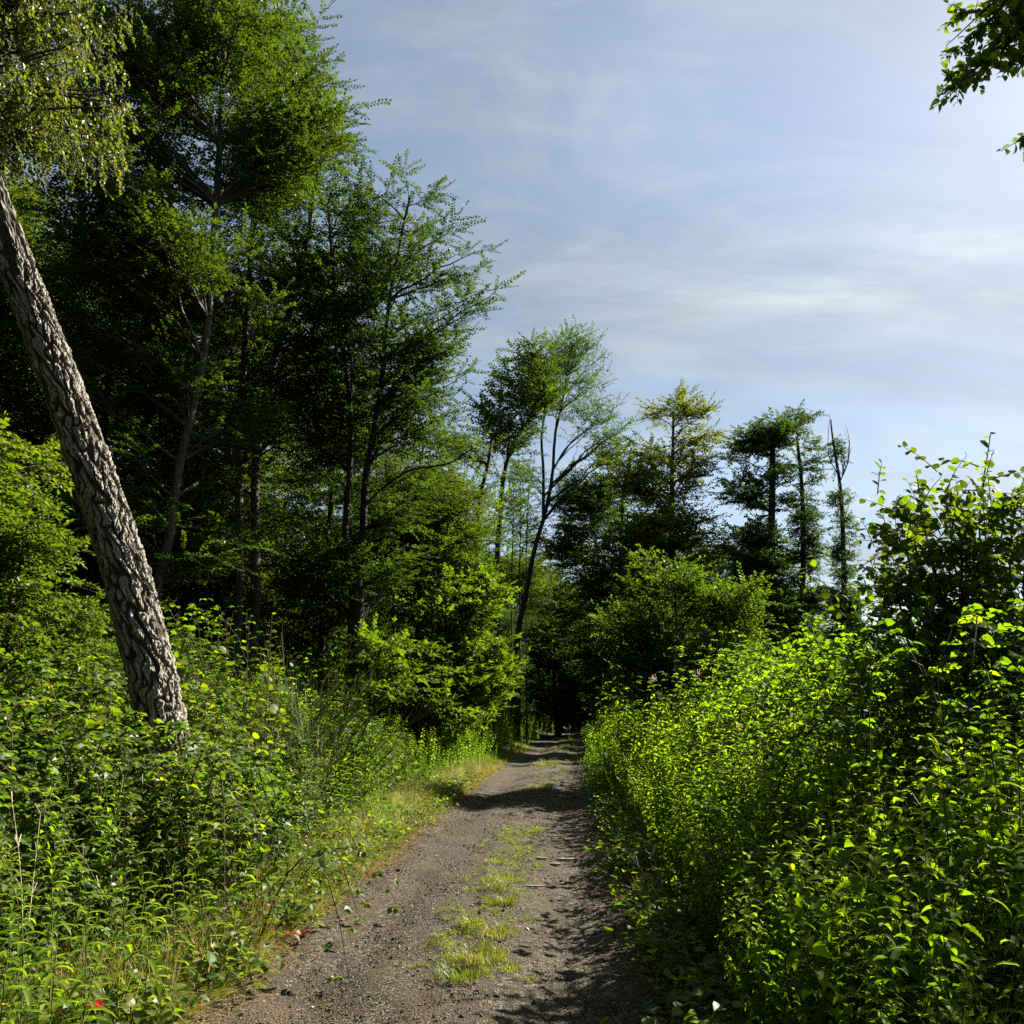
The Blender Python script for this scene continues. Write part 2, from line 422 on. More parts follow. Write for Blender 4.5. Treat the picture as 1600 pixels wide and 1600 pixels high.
def hanging(leaf, n, L, ll, seed=0):
    r = np.random.default_rng(seed)
    out = []
    g = Geo(); P = [np.array([.03 * math.sin(t * 6 + seed), L * t, 0]) for t in (0, .5, 1)]
    g.tubes(np.array([P]), np.array([[.004, .003, .001]]), 3, 0)
    out.append((np.concatenate(g.V).astype(float), np.concatenate(g.F), np.zeros(g.n), np.zeros(len(np.concatenate(g.F)), int)))
    leaf = with_mat(leaf, 1)
    for i in range(n):
        t = (i + .5) / n; a = r.uniform(0, 6.28)
        d = np.array([math.cos(a) * .7, .8, math.sin(a) * .7]); nrm = r.normal(0, 1, 3)
        out.append(stamp(leaf, frames(d[None], nrm[None])[0], np.array([.03 * math.sin(t * 6 + seed), L * t, 0]), ll * r.uniform(.7, 1.15), r.normal(0, .18)))
    return merge(out)


def sprays(leaf, n, L, ll, k=5, **kw):
    return [spray(leaf, n, L, ll, seed=s * 11 + 3, **kw) for s in range(k)]


# ------------------------------------------------------------------ trees
def curve_pts(P, m):
    """Resample a control polyline smoothly to m points."""
    P = np.array(P, float); k = len(P)
    if k == 2: P = np.array([P[0], (P[0] + P[1]) / 2, P[1]]); k = 3
    t = np.linspace(0, k - 1, m); i = np.clip(t.astype(int), 0, k - 2); f = (t - i)[:, None]
    Q = np.concatenate([[2 * P[0] - P[1]], P, [2 * P[-1] - P[-2]]])
    a, b, c, d = Q[i], Q[i + 1], Q[i + 2], Q[i + 3]
    return .5 * (2 * b + (c - a) * f + (2 * a - 5 * b + 4 * c - d) * f ** 2 + (3 * b - a - 3 * c + d) * f ** 3)


class Tree:
    """Trunks given as point lists, crown volumes as blobs; limbs run from the trunk to points in the blobs."""

    def __init__(self, seed):
        self.r = np.random.default_rng(seed)
        self.wood = Geo(); self.trunks = []; self.base = None
        self.limbP, self.limbR = [], []
        self.secP, self.secR = [], []
        self.anchP, self.anchD, self.anchN, self.anchT = [], [], [], []

    def trunk(self, pts, r0, r1, flare=True, m=18, sides=9):
        P = curve_pts(pts, m)
        t = np.linspace(0, 1, m)
        R = r0 + (r1 - r0) * t
        if flare: R = R * (1 + .5 * np.exp(-t * 18))
        R = R * (1 - .0 * t)
        P = P + np.stack([np.sin(t * 9 + r0 * 50) * .25 * r0, np.cos(t * 7 + r0 * 70) * .25 * r0, 0 * t], -1)
        self.wood.tubes(P[None], R[None], sides, 0)
        self.trunks.append((P, R))
        if self.base is None: self.base = P[0].copy()
        return self

    def crown(self, blobs, limbs, rise=.75, sec_len=1.0, sec_n=9, per=6, flat=.25, droop=.12, shell=.5, lo=0.12, limb_r=.012, min_h=0.15, updir=.15, hang=False, leafless=.0):
        r = self.r
        w = np.array([b[6] if len(b) > 6 else 1.0 for b in blobs]) * np.array([b[1][0] * b[1][2] if False else 1 for b in blobs])
        vol = np.array([b[3] * b[4] * b[5] for b in blobs]) ** (2 / 3) * w
        pick = r.choice(len(blobs), limbs, p=vol / vol.sum())
        for bi in pick:
            cx, cy, cz, rx, ry, rz = blobs[bi][:6] if not isinstance(blobs[bi][0], tuple) else blobs[bi][0]
            u = unit(r.normal(0, 1, 3)) * r.uniform(0, 1) ** shell
            tgt = np.array([cx, cy, cz]) + u * np.array([rx, ry, rz])
            best = None
            for P, R in self.trunks:
                hd = np.linalg.norm(P[:, :2] - tgt[:2], axis=1)
                raw = tgt[2] - rise * hd - .25 * rise; want = np.clip(raw, P[0, 2] + min_h * (P[-1, 2] - P[0, 2]), P[-1, 2])
                k = np.argmin(np.abs(P[:, 2] - want) + .15 * hd)
                cost = hd[k] + 1.5 * abs(P[k, 2] - raw[k]) + r.uniform(0, .4)
                if best is None or cost < best[0]: best = (cost, P[k], R[k])
            s = best[1]; L = np.linalg.norm(tgt - s)
            if L < .15: continue
            c1 = s + (tgt - s) * .45 + np.array([0, 0, .10 * L]) + r.normal(0, .07 * L, 3)
            t = np.linspace(0, 1, 8)[:, None]
            P = (1 - t) ** 2 * s + 2 * t * (1 - t) * c1 + t * t * tgt + r.normal(0, .012 * L, (8, 3)) * np.sin(t * np.pi)
            rr = min(limb_r * L + .01, best[2] * .7)
            self.limbP.append(P); self.limbR.append(np.linspace(rr, rr * .18 + .002, 8))
            if r.uniform() < leafless: continue
            T = unit(np.gradient(P, axis=0))
            n2 = max(3, int(sec_n * (0.5 + .5 * min(L / 3, 1.4))))
            ts = np.sort(lo + (1 - lo) * r.uniform(0, 1, n2) ** .75); ts[-1] = 1
            for q, tt in enumerate(ts):
                x = tt * 7; i = min(int(x), 6); f = x - i
                p = P[i] * (1 - f) + P[i + 1] * f; tg = T[i]
                side = unit(np.cross(tg, [0, 0, 1]) + 1e-3) * (-1) ** q
                if r.uniform() < .35: side = unit(r.normal(0, 1, 3))
                d = unit(tg * r.uniform(.3, 1.0) + side * (0.9 if tt < .98 else .1) + np.array([0, 0, updir]) + r.normal(0, .2, 3))
                l2 = sec_len * r.uniform(.55, 1.15) * (1.15 - .45 * tt)
                t5 = np.linspace(0, 1, 5)[:, None]
                S = p + d * l2 * t5 + np.array([0, 0, -droop]) * l2 * t5 ** 2 + r.normal(0, .03 * l2, (5, 3)) * t5
                self.secP.append(S); self.secR.append(np.linspace(max(rr * .3, .004), .002, 5))
                td = unit(S[-1] - S[0])
                sd = unit(np.cross(td, [0, 0, 1]) + 1e-3)
                for k in range(per):
                    a = (k + 1) / per
                    pos = S[0] + (S[-1] - S[0]) * a
                    dd = unit(td * .8 + sd * (.9 * (-1) ** k if k < per - 1 else 0) + r.normal(0, .22, 3))
                    if hang: dd = unit(np.array([0, 0, -1.0]) + .45 * dd + r.normal(0, .12, 3))
                    nn = np.array([0, 0, 1.0]) + r.normal(0, flat, 3)
                    if hang: nn = r.normal(0, 1, 3)
                    self.anchP.append(pos); self.anchD.append(dd); self.anchN.append(nn)
        return self

    def finish(self, name, label, cat, tpls, leafmat, bark, group=None, scale=1.0, tint=(.5, .12), sides=5, crown_name='crown', keep=None):
        root = empty(name, self.base, label, cat, group)
        if self.limbP: self.wood.tubes(np.array(self.limbP), np.array(self.limbR), sides, 0)
        tr = self.wood.build('trunk', [bark], root, smooth=True)
        g = Geo()
        if self.secP: g.tubes(np.array(self.secP), np.array(self.secR), 3, 0)
        P, D, Nn = np.array(self.anchP), np.array(self.anchD), np.array(self.anchN)
        if len(P):
            if keep is not None:
                k = keep(P); P, D, Nn = P[k], D[k], Nn[k]
            MX = frames(D, Nn); idx = self.r.integers(0, len(tpls), len(P))
            # clumps of slightly different leaf colour (young and old growth)
            tv = tint[0] + tint[1] * (np.sin(P[:, 0] * 1.7 + P[:, 2] * 1.1) * np.sin(P[:, 1] * 1.3 + P[:, 2] * 1.9)) + self.r.normal(0, .06, len(P))
            sc_ = scale * self.r.uniform(.75, 1.2, len(P))
            for i, tp in enumerate(tpls):
                k = idx == i
                g.place(tp, MX[k], P[k], sc_[k], tv[k])
            cr = g.build(crown_name, [bark, leafmat], root)
            cr['kind'] = 'stuff'
        return root


def blob(px, py, rx, ry, Y, rY, w=1.0):
    """Ellipsoid seen at pixel (px, py) with pixel radii, at distance Y."""
    c = at(px, py, Y); k = Y / F_PX * 1.03
    return (c[0], c[1], c[2], rx * k, rY, ry * k, w)


def line(pts, Y):
    return [at(x, y, Y if not isinstance(Y, (list, tuple)) else Y[i]) for i, (x, y) in enumerate(pts)]


def rooted(pts):
    """Prepend the point on the ground under the first one."""
    p = pts[0]; g = np.array([p[0], p[1], float(H(p[0], p[1])) - .1])
    return [g] + list(pts) if p[2] > g[2] + .3 else [g] + list(pts[1:])


def copy_tree(root, loc, rz, s, label=None):
    c = root.copy(); C.objects.link(c); c.location = loc; c.rotation_euler = (0, 0, rz); c.scale = (s, s, s)
    if label: c['label'] = label
    for ch in root.children:
        k = ch.copy(); C.objects.link(k); k.parent = c
    return c


# ------------------------------------------------------------------ geometry-node scatter for what nobody could count
def make_variants(name, geos_mats):
    col = bpy.data.collections.new(name)
    for i, (g, mats) in enumerate(geos_mats):
        o = bpy.data.objects.new('%s_variant' % name, g.mesh(name, mats)); col.objects.link(o)
    return col


def scatter(name, P, rotz, scl, idx, col, label, cat, tilt=.15, kind='stuff'):
    N0 = len(P)
    me = bpy.data.meshes.new(name); me.vertices.add(N0); me.vertices.foreach_set('co', np.asarray(P, np.float32).ravel())
    rot = np.stack([rng.normal(0, tilt, N0), rng.normal(0, tilt, N0), rotz], -1).astype(np.float32)
    a = me.attributes.new('rot', 'FLOAT_VECTOR', 'POINT'); a.data.foreach_set('vector', rot.ravel())
    a = me.attributes.new('scl', 'FLOAT', 'POINT'); a.data.foreach_set('value', np.asarray(scl, np.float32))
    a = me.attributes.new('idx', 'INT', 'POINT'); a.data.foreach_set('value', np.asarray(idx, np.int32))
    ob = bpy.data.objects.new(name, me); C.objects.link(ob)
    ng = bpy.data.node_groups.new(name + '_scatter', 'GeometryNodeTree')
    ng.interface.new_socket('Geometry', in_out='INPUT', socket_type='NodeSocketGeometry')
    ng.interface.new_socket('Geometry', in_out='OUTPUT', socket_type='NodeSocketGeometry')
    N = ng.nodes; L = ng.links
    gi = N.new('NodeGroupInput'); go = N.new('NodeGroupOutput')
    ci = N.new('GeometryNodeCollectionInfo'); ci.inputs['Collection'].default_value = col
    ci.inputs['Separate Children'].default_value = True; ci.inputs['Reset Children'].default_value = True
    ip = N.new('GeometryNodeInstanceOnPoints'); ip.inputs['Pick Instance'].default_value = True

    def na(n, t):
        x = N.new('GeometryNodeInputNamedAttribute'); x.data_type = t; x.inputs['Name'].default_value = n
        return x.outputs['Attribute']
    L.new(gi.outputs[0], ip.inputs['Points']); L.new(ci.outputs[0], ip.inputs['Instance']); L.new(na('idx', 'INT'), ip.inputs['Instance Index'])
    L.new(na('rot', 'FLOAT_VECTOR'), ip.inputs['Rotation']); L.new(na('scl', 'FLOAT'), ip.inputs['Scale']); L.new(ip.outputs[0], go.inputs[0])
    md = ob.modifiers.new('scatter', 'NODES'); md.node_group = ng
    ob['kind'] = kind
    if label: ob['label'] = label
    if cat: ob['category'] = cat
    return ob


# ------------------------------------------------------------------ ground and path
def build_ground():
    # near part fine, far part coarse, one sheet
    xs = np.concatenate([-np.geomspace(400, 12, 22), np.linspace(-11.5, 11.5, 116), np.geomspace(12, 400, 22)])
    ys = np.concatenate([np.linspace(-60, -2, 12), np.linspace(-1.5, 30, 150), np.linspace(31, 90, 60), np.geomspace(95, 900, 20)])
    X, Y = np.meshgrid(xs, ys)
    # columns follow the path sideways
    X = X + np.where(np.abs(X) < 200, xc(np.clip(Y, -5, 70)), 0)
    d = X - xc(np.minimum(Y, 70.0))
    Z = H(X, Y) - .03 * (np.abs(d) < 1.3)
    V = np.stack([X, Y, Z], -1).reshape(-1, 3)
    nx, ny = len(xs), len(ys)
    i = np.arange(ny - 1)[:, None] * nx; j = np.arange(nx - 1)[None]
    a = (i + j).ravel()
    F = np.concatenate([np.stack([a, a + 1, a + nx + 1], -1), np.stack([a, a + nx + 1, a + nx], -1)])
    g = Geo(); g.add(V, F); o = g.build('ground', [M['soil']], smooth=True); o['kind'] = 'structure'


def hw(y, s):
    """Half width of the gravel, ragged; s = -1 left, 1 right."""
    y = np.asarray(y, float)
    return 1.30 + .004 * y + .06 * np.sin(y * 1.9 + s) + .04 * np.sin(y * 5.3 + 2 * s) + .03 * np.sin(y * 13.1 + s * 3)


def build_path():
    ys = np.concatenate([np.arange(-3, 16, .07), np.arange(16, 40, .15), np.arange(40, 110, .6)])
    us = np.linspace(-1, 1, 71)
    Y, U = np.meshgrid(ys, us, indexing='ij')
    W = np.where(U < 0, hw(Y, -1), hw(Y, 1))
    X = xc(np.minimum(Y, 70)) + U * W
    r = np.random.default_rng(3)
    Z = H(X, Y) + .006 + r.normal(0, .0025, X.shape) * (Y < 18) + .008 * np.sin(X * 9 + Y * 2) * np.sin(Y * 3.1) - .045 * (np.abs(U) > .985)
    V = np.stack([X, Y, Z], -1).reshape(-1, 3)
    ny, nx = X.shape
    i = np.arange(ny - 1)[:, None] * nx; j = np.arange(nx - 1)[None]; a = (i + j).ravel()
    F = np.concatenate([np.stack([a, a + 1, a + nx + 1], -1), np.stack([a, a + nx + 1, a + nx], -1)])
    g = Geo(); g.add(V, F); o = g.build('path', [M['path']], smooth=True); o['kind'] = 'structure'
    # loose stones
    geos = []
    for k in range(8):
        g = Geo(); r = np.random.default_rng(50 + k)
        n = 9; p = unit(r.normal(0, 1, (n, 3))) * r.uniform(.7, 1, (n, 1)) * np.array([1, .8, .55])
        from_hull(g, p)
        geos.append((g, [M['stone']]))
    col = make_variants('gravel_stones', geos)
    r = np.random.default_rng(5)
    n = 75000
    y = 3.5 + 16 * r.uniform(0, 1, n) ** 1.7; u = r.uniform(-1.03, 1.03, n)
    keep = r.uniform(0, 1, n) < .35 + .65 * np.abs(np.sin(u * 2.2 + np.sin(y * .7)))
    y, u = y[keep], u[keep]
    x = xc(y) + u * hw(y, np.sign(u)); z = H(x, y) + .007
    s = np.exp(r.normal(math.log(.0056), .42, len(y))) * (1 + .02 * y)
    s = np.where(r.uniform(0, 1, len(y)) < .02, s * 2.4, s)
    scatter('gravel', np.stack([x, y, z], -1), r.uniform(0, 6.28, len(y)), s, r.integers(0, 8, len(y)), col, None, None, tilt=.5)


def from_hull(g, pts, tint=.5):
    import bmesh
    bm = bmesh.new()
    for p in pts: bm.verts.new(p)
    res = bmesh.ops.convex_hull(bm, input=bm.verts)
    bmesh.ops.triangulate(bm, faces=bm.faces)
    bm.verts.ensure_lookup_table()
    bm.verts.index_update()
    V = [v.co[:] for v in bm.verts]; F = [[v.index for v in f.verts] for f in bm.faces]
    g.add(V, F, tint); bm.free()


build_ground()
build_path()


# ------------------------------------------------------------------ the leaning pine
def build_pine():
    # bark relief on the trunk: elongated plates between fissures
    ctl = [at(262, 1215, 8.0), at(248, 1110, 8.0), at(198, 900, 8.0), at(139, 720, 7.95), at(92, 590, 7.9), at(20, 400, 7.8), at(-55, 200, 7.7), at(-160, -60, 7.6), at(-300, -420, 7.5)]
    base = ctl[0].copy(); base[2] = float(H(base[0], base[1])) - .15
    ctl = [base] + ctl
    m = 1150
    P = curve_pts(ctl, 400)
    seg = np.concatenate([[0], np.cumsum(np.linalg.norm(np.diff(P, axis=0), axis=1))]); Lt = seg[-1]
    # dense below 7 m, coarse above
    s = np.concatenate([np.arange(0, 6.4, .014), np.arange(6.4, Lt, .06)])
    P = np.stack([np.interp(s, seg, P[:, k]) for k in range(3)], -1)
    T = unit(np.gradient(P, axis=0)); X = unit(np.cross(T, [0, 1, 0])); Y = np.cross(T, X)
    n = 128; a = np.linspace(0, 2 * np.pi, n, endpoint=False)
    R = .205 - .010 * s + .05 * np.exp(-s / .3)
    R = np.maximum(R, .05)
    A, S = np.meshgrid(a, s)
    # plates wrapped round the trunk: long ones between deep fissures, flakes on top of them
    rr = np.random.default_rng(9)

    def cells(ca, cs, ua, us):
        na = int(round(2 * np.pi * .24 / ca)); tab = rr.uniform(0, 1, (na, 400, 2))
        ua = A / (2 * np.pi) * na + ua; us = S / cs + us
        f1 = np.full(A.shape, 9.); f2 = np.full(A.shape, 9.); cid = np.zeros(A.shape)
        ia = np.floor(ua).astype(int); is_ = np.floor(us).astype(int)
        for da in (-1, 0, 1):
            for ds in (-1, 0, 1):
                ja = ia + da; js = is_ + ds; q = tab[ja % na, js % 400]
                d = np.sqrt((ja + q[..., 0] - ua) ** 2 + ((js + q[..., 1] - us) * .9) ** 2)
                cl = d < f1
                f2 = np.where(cl, f1, np.minimum(f2, d)); cid = np.where(cl, q[..., 0] * 7.1 + q[..., 1], cid); f1 = np.where(cl, d, f1)
        return f2 - f1, (cid * 3.7) % 1.0
    wob = .5 * np.sin(S * 2.3) + .45 * np.sin(S * 7.1 + 2 * A) + .25 * np.sin(S * 23 + 5 * A)
    eL, layL = cells(.095, .42, wob, .35 * np.sin(A * 5 + S))
    eS, layS = cells(.034, .085, wob * 1.2 + .3 * np.sin(S * 51 + 7 * A), .3 * np.sin(A * 13 + S * 9))
    edgeL = sstep(.02, .30, eL); edgeS = sstep(0, .35, eS)
    edge = edgeL * (.35 + .65 * edgeS); lay = .5 * layL + .5 * layS
    fine = np.zeros(A.shape)
    for k, (fa, fs, am) in enumerate([(23, 21, .5), (41, 60, .35), (67, 130, .3), (11, 9, .5)]):
        fine += am * np.sin(A * fa + 2.0 * np.sin(S * fs * .31 + k) + k) * np.sin(S * fs + 1.7 * np.sin(A * fa * .5 + k * 2))
    Rr = R[:, None] + edgeL * (.016 + .010 * layL) + edgeL * edgeS * (.004 + .014 * layS) + fine * .0050 * (.4 + edge) + rr.normal(0, .0014, A.shape)
    V = P[:, None] + Rr[..., None] * (np.cos(A)[..., None] * X[:, None] + np.sin(A)[..., None] * Y[:, None])
    ns = len(s)
    i = np.arange(ns - 1)[:, None] * n; j = np.arange(n)[None]; k = (j + 1) % n
    q = np.stack([i + j, i + k, i + n + k, i + n + j], -1).reshape(-1, 4)
    F = np.concatenate([q[:, [0, 1, 2]], q[:, [0, 2, 3]]])
    tint = np.clip(.10 + .26 * edgeL + .30 * edge * (.5 + .8 * layS) + .08 * fine + rr.normal(0, .05, A.shape), 0, 1)
    g = Geo(); g.add(V.reshape(-1, 3), F, tint.ravel())
    root = empty('leaning_pine', base, 'leaning pine trunk with flaky grey bark rising out of the brambles at left', 'tree')
    g.build('trunk', [M['pine']], root)
    # crown high above the frame
    t = Tree(4); top = P[-1]; t.base = base
    t.trunks.append((P[::40], R[::40]))
    t.crown([(top[0] - .3, top[1], top[2] - .4, 2.2, 2.0, 1.6), (top[0], top[1], top[2] - 2.0, 2.4, 2.2, .9)], 34, rise=.2, sec_len=.6, sec_n=6, per=3)
    needle = []
    for sd in range(3):
        r = np.random.default_rng(sd); parts = []
        for q_ in range(26):
            tt = q_ / 26; d = unit(np.array([r.normal(0, 1), 1.0, r.normal(0, 1)]))
            tri = (np.array([(-.004, 0, 0), (.004, 0, 0), (0, .11, 0)]), np.array([(0, 1, 2)]), np.zeros(3), np.array([1]))
            parts.append(stamp(tri, frames(d[None], r.normal(0, 1, (1, 3)))[0], np.array([0, .35 * tt, 0]), 1, 0))
        needle.append(merge(parts))
    g = Geo(); g.tubes(np.array(t.limbP), np.array(t.limbR), 5, 0); g.tubes(np.array(t.secP), np.array(t.secR), 3, 0)
    Pn, D, Nn = np.array(t.anchP), np.array(t.anchD), np.array(t.anchN)
    for i_, tp in enumerate(needle):
        k = np.arange(len(Pn)) % 3 == i_; g.place(tp, frames(D[k], Nn[k]), Pn[k], np.full(k.sum(), 1.3), np.full(k.sum(), .5))
    cr = g.build('crown', [M['bark'], M['needle']], root); cr['kind'] = 'stuff'


build_pine()


# ------------------------------------------------------------------ the big broadleaves on the left
SP_BEECH = sprays(KITE, 15, .50, .085, k=6, flat=.30, droop=.15)
SP_BEECH_FAR = sprays(KITE, 13, .75, .15, k=5, flat=.35, droop=.15)
SP_FINE = sprays(KITE, 13, .55, .10, k=5, flat=.7, droop=.1)
SP_OVAL = sprays(OVAL, 12, .42, .085, k=5, flat=.4, droop=.18)


def trees_left():
    t = Tree(11)
    t.trunk(rooted(line([(243, 925), (262, 850), (276, 740), (300, 640), (322, 540), (335, 380), (345, 200), (350, 0), (350, -180)], 15)), .10, .05)
    t.crown([blob(330, 60, 170, 170, 15, 2.6), blob(200, 330, 170, 190, 14.5, 2.6), blob(420, 240, 105, 120, 15.5, 2.2), blob(310, 470, 170, 130, 15.5, 2.6),
             blob(480, 190, 60, 70, 15.3, 1.3, 1.2), blob(350, -120, 150, 140, 15, 2.4, .7), blob(150, 120, 120, 150, 14, 2), blob(300, 640, 120, 90, 15.5, 2), blob(180, 560, 90, 110, 15, 2), blob(200, 780, 100, 70, 14.3, 1.3, 1.2), blob(330, 870, 100, 50, 15.5, 1.4, 1.2), blob(515, 215, 45, 50, 15, 1, 1.3)],
            200, rise=.5, sec_len=.95, sec_n=9, per=6, flat=.28, lo=.2)
    t.finish('beech_tree', 'tall beech with pale curved trunk just right of the leaning pine', 'tree', SP_BEECH, M['beech'], M['greybark'])

    t = Tree(12)
    t.trunk(rooted(line([(371, 960), (372, 830), (376, 700), (385, 500), (400, 260), (410, 60)], 18.5)), .12, .04)
    t.trunk(rooted(line([(396, 960), (398, 840), (402, 700), (430, 560), (470, 420), (490, 250), (450, 30)], 18.8)), .13, .04)
    t.crown([blob(420, 420, 110, 180, 19, 2.5), blob(460, 280, 80, 80, 18.5, 1.8), blob(430, 640, 110, 90, 19, 2.4, 1.3), blob(250, 640, 130, 110, 19, 2.4), blob(330, 780, 130, 90, 19, 2.2, 1.2), blob(480, 540, 60, 90, 19, 2), blob(470, 110, 35, 90, 17.8, 1.2, 1.3), blob(390, 60, 60, 90, 18, 1.5)],
            145, rise=.5, sec_len=1.1, sec_n=8, per=6, flat=.28, lo=.2)
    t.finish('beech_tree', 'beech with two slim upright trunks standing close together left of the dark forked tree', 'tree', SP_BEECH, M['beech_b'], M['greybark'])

    # the dark forked tree
    t = Tree(13)
    t.trunk(rooted(line([(554, 1030), (555, 980), (556, 930), (557, 900)], 18)), .17, .15, m=10)
    t.trunk(line([(556, 915), (548, 885), (538, 840), (543, 760), (548, 690), (545, 600), (528, 500), (520, 420), (512, 330)], 18), .085, .025, flare=False)
    t.trunk(line([(556, 915), (566, 870), (567, 800), (571, 740), (586, 660), (598, 590), (606, 500), (620, 410), (632, 340), (640, 305)], 18), .10, .025, flare=False)
    t.trunk(line([(569, 790), (600, 762), (640, 735), (700, 724), (740, 700)], [18, 17.8, 17.5, 17.2, 17]), .035, .012, flare=False)
    t.crown([blob(560, 345, 65, 50, 18, 1.6), blob(640, 325, 42, 35, 18, 1.2), blob(700, 400, 58, 45, 18, 1.2), blob(600, 440, 90, 70, 18.3, 2), blob(710, 500, 70, 35, 17.8, 1.2, 1.2),
             blob(650, 570, 100, 45, 18, 1.8), blob(540, 600, 80, 90, 18.6, 2), blob(490, 420, 60, 100, 18.6, 1.6), blob(640, 660, 60, 40, 18, 1.6), blob(640, 300, 25, 20, 18, .7), blob(560, 500, 110, 110, 18.6, 2.2, 1.2), blob(745, 470, 30, 25, 17.6, .8), blob(520, 700, 90, 60, 19, 2), blob(640, 800, 80, 60, 18.5, 1.5), blob(480, 880, 60, 50, 17.8, 1.2), blob(590, 900, 45, 45, 18, 1.2)],
            185, rise=.6, sec_len=.72, sec_n=8, per=5, flat=.30, lo=.25, limb_r=.012)
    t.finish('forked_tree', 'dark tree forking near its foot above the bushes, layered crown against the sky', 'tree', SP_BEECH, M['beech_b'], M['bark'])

    # bright understorey saplings behind
    t = Tree(14)
    t.trunk(rooted(line([(655, 900), (650, 800), (660, 700)], 22)), .09, .03)
    t.crown([blob(650, 740, 80, 80, 22, 2.2), blob(690, 860, 80, 60, 22, 2.2), blob(620, 860, 60, 80, 21.5, 1.8), blob(710, 800, 60, 60, 22, 2)], 90, rise=.4, sec_len=.9, sec_n=8, per=6)
    t.finish('young_tree', 'mid green young beech filling the gap under the low bough of the forked tree', 'tree', SP_BEECH, M['beech'], M['bark'])


def birch_left():
    t = Tree(21)
    b = np.array([-7.2, 8.2, 0]); b[2] = H(b[0], b[1])
    t.trunk([b, b + [0.1, 0, 3], b + [.3, -.2, 6], b + [.5, -.2, 9], b + [.7, -.3, 12]], .14, .04)
    t.crown([blob(60, 120, 110, 130, 8.3, 1.0), blob(130, 150, 70, 70, 8.2, .8, 1.0), blob(-120, 100, 150, 200, 8.5, 1.5, .8), blob(60, -60, 140, 100, 8.2, 1.2, .8), blob(30, 200, 60, 60, 8.2, .7), blob(175, 150, 40, 40, 8.2, .5), blob(110, 30, 110, 80, 8.4, 1)],
            96, rise=.15, sec_len=.42, sec_n=8, per=4, hang=True, lo=.3, droop=.35)
    H_ = [hanging(KITE, 15, .42, .050, seed=s) for s in range(5)]
    t.finish('silver_birch', 'weeping birch with yellow-green sunlit leaves hanging in at the top left corner', 'tree', H_, M['birch'], M['twig'], tint=(.5, .2))


def shrub_left():
    t = Tree(22)
    b = at(-10, 1110, 9.5)
    t.trunk(rooted([b, at(20, 900, 9.5), at(30, 700, 9.5)]), .06, .02)
    t.trunk(rooted([at(-70, 1100, 9.2), at(-60, 900, 9.2), at(-40, 700, 9.2)]), .06, .02)
    t.crown([blob(10, 720, 60, 70, 9.3, .9), blob(40, 850, 65, 75, 9.2, .9), blob(60, 960, 60, 60, 9.2, .9), blob(-60, 800, 80, 150, 9, 1), blob(30, 1050, 80, 50, 9, .9), blob(100, 1010, 35, 60, 9.6, .7)],
            86, rise=.35, sec_len=.36, sec_n=8, per=5, lo=.35, droop=.3, updir=.25)
    t.finish('hornbeam_shrub', 'yellow-green hornbeam shrub at the left edge behind the leaning pine', 'shrub', sprays(KITE, 11, .28, .072, k=5, flat=.45, droop=.35), M['maple'], M['twig'], tint=(.55, .25))


trees_left(); birch_left(); shrub_left()


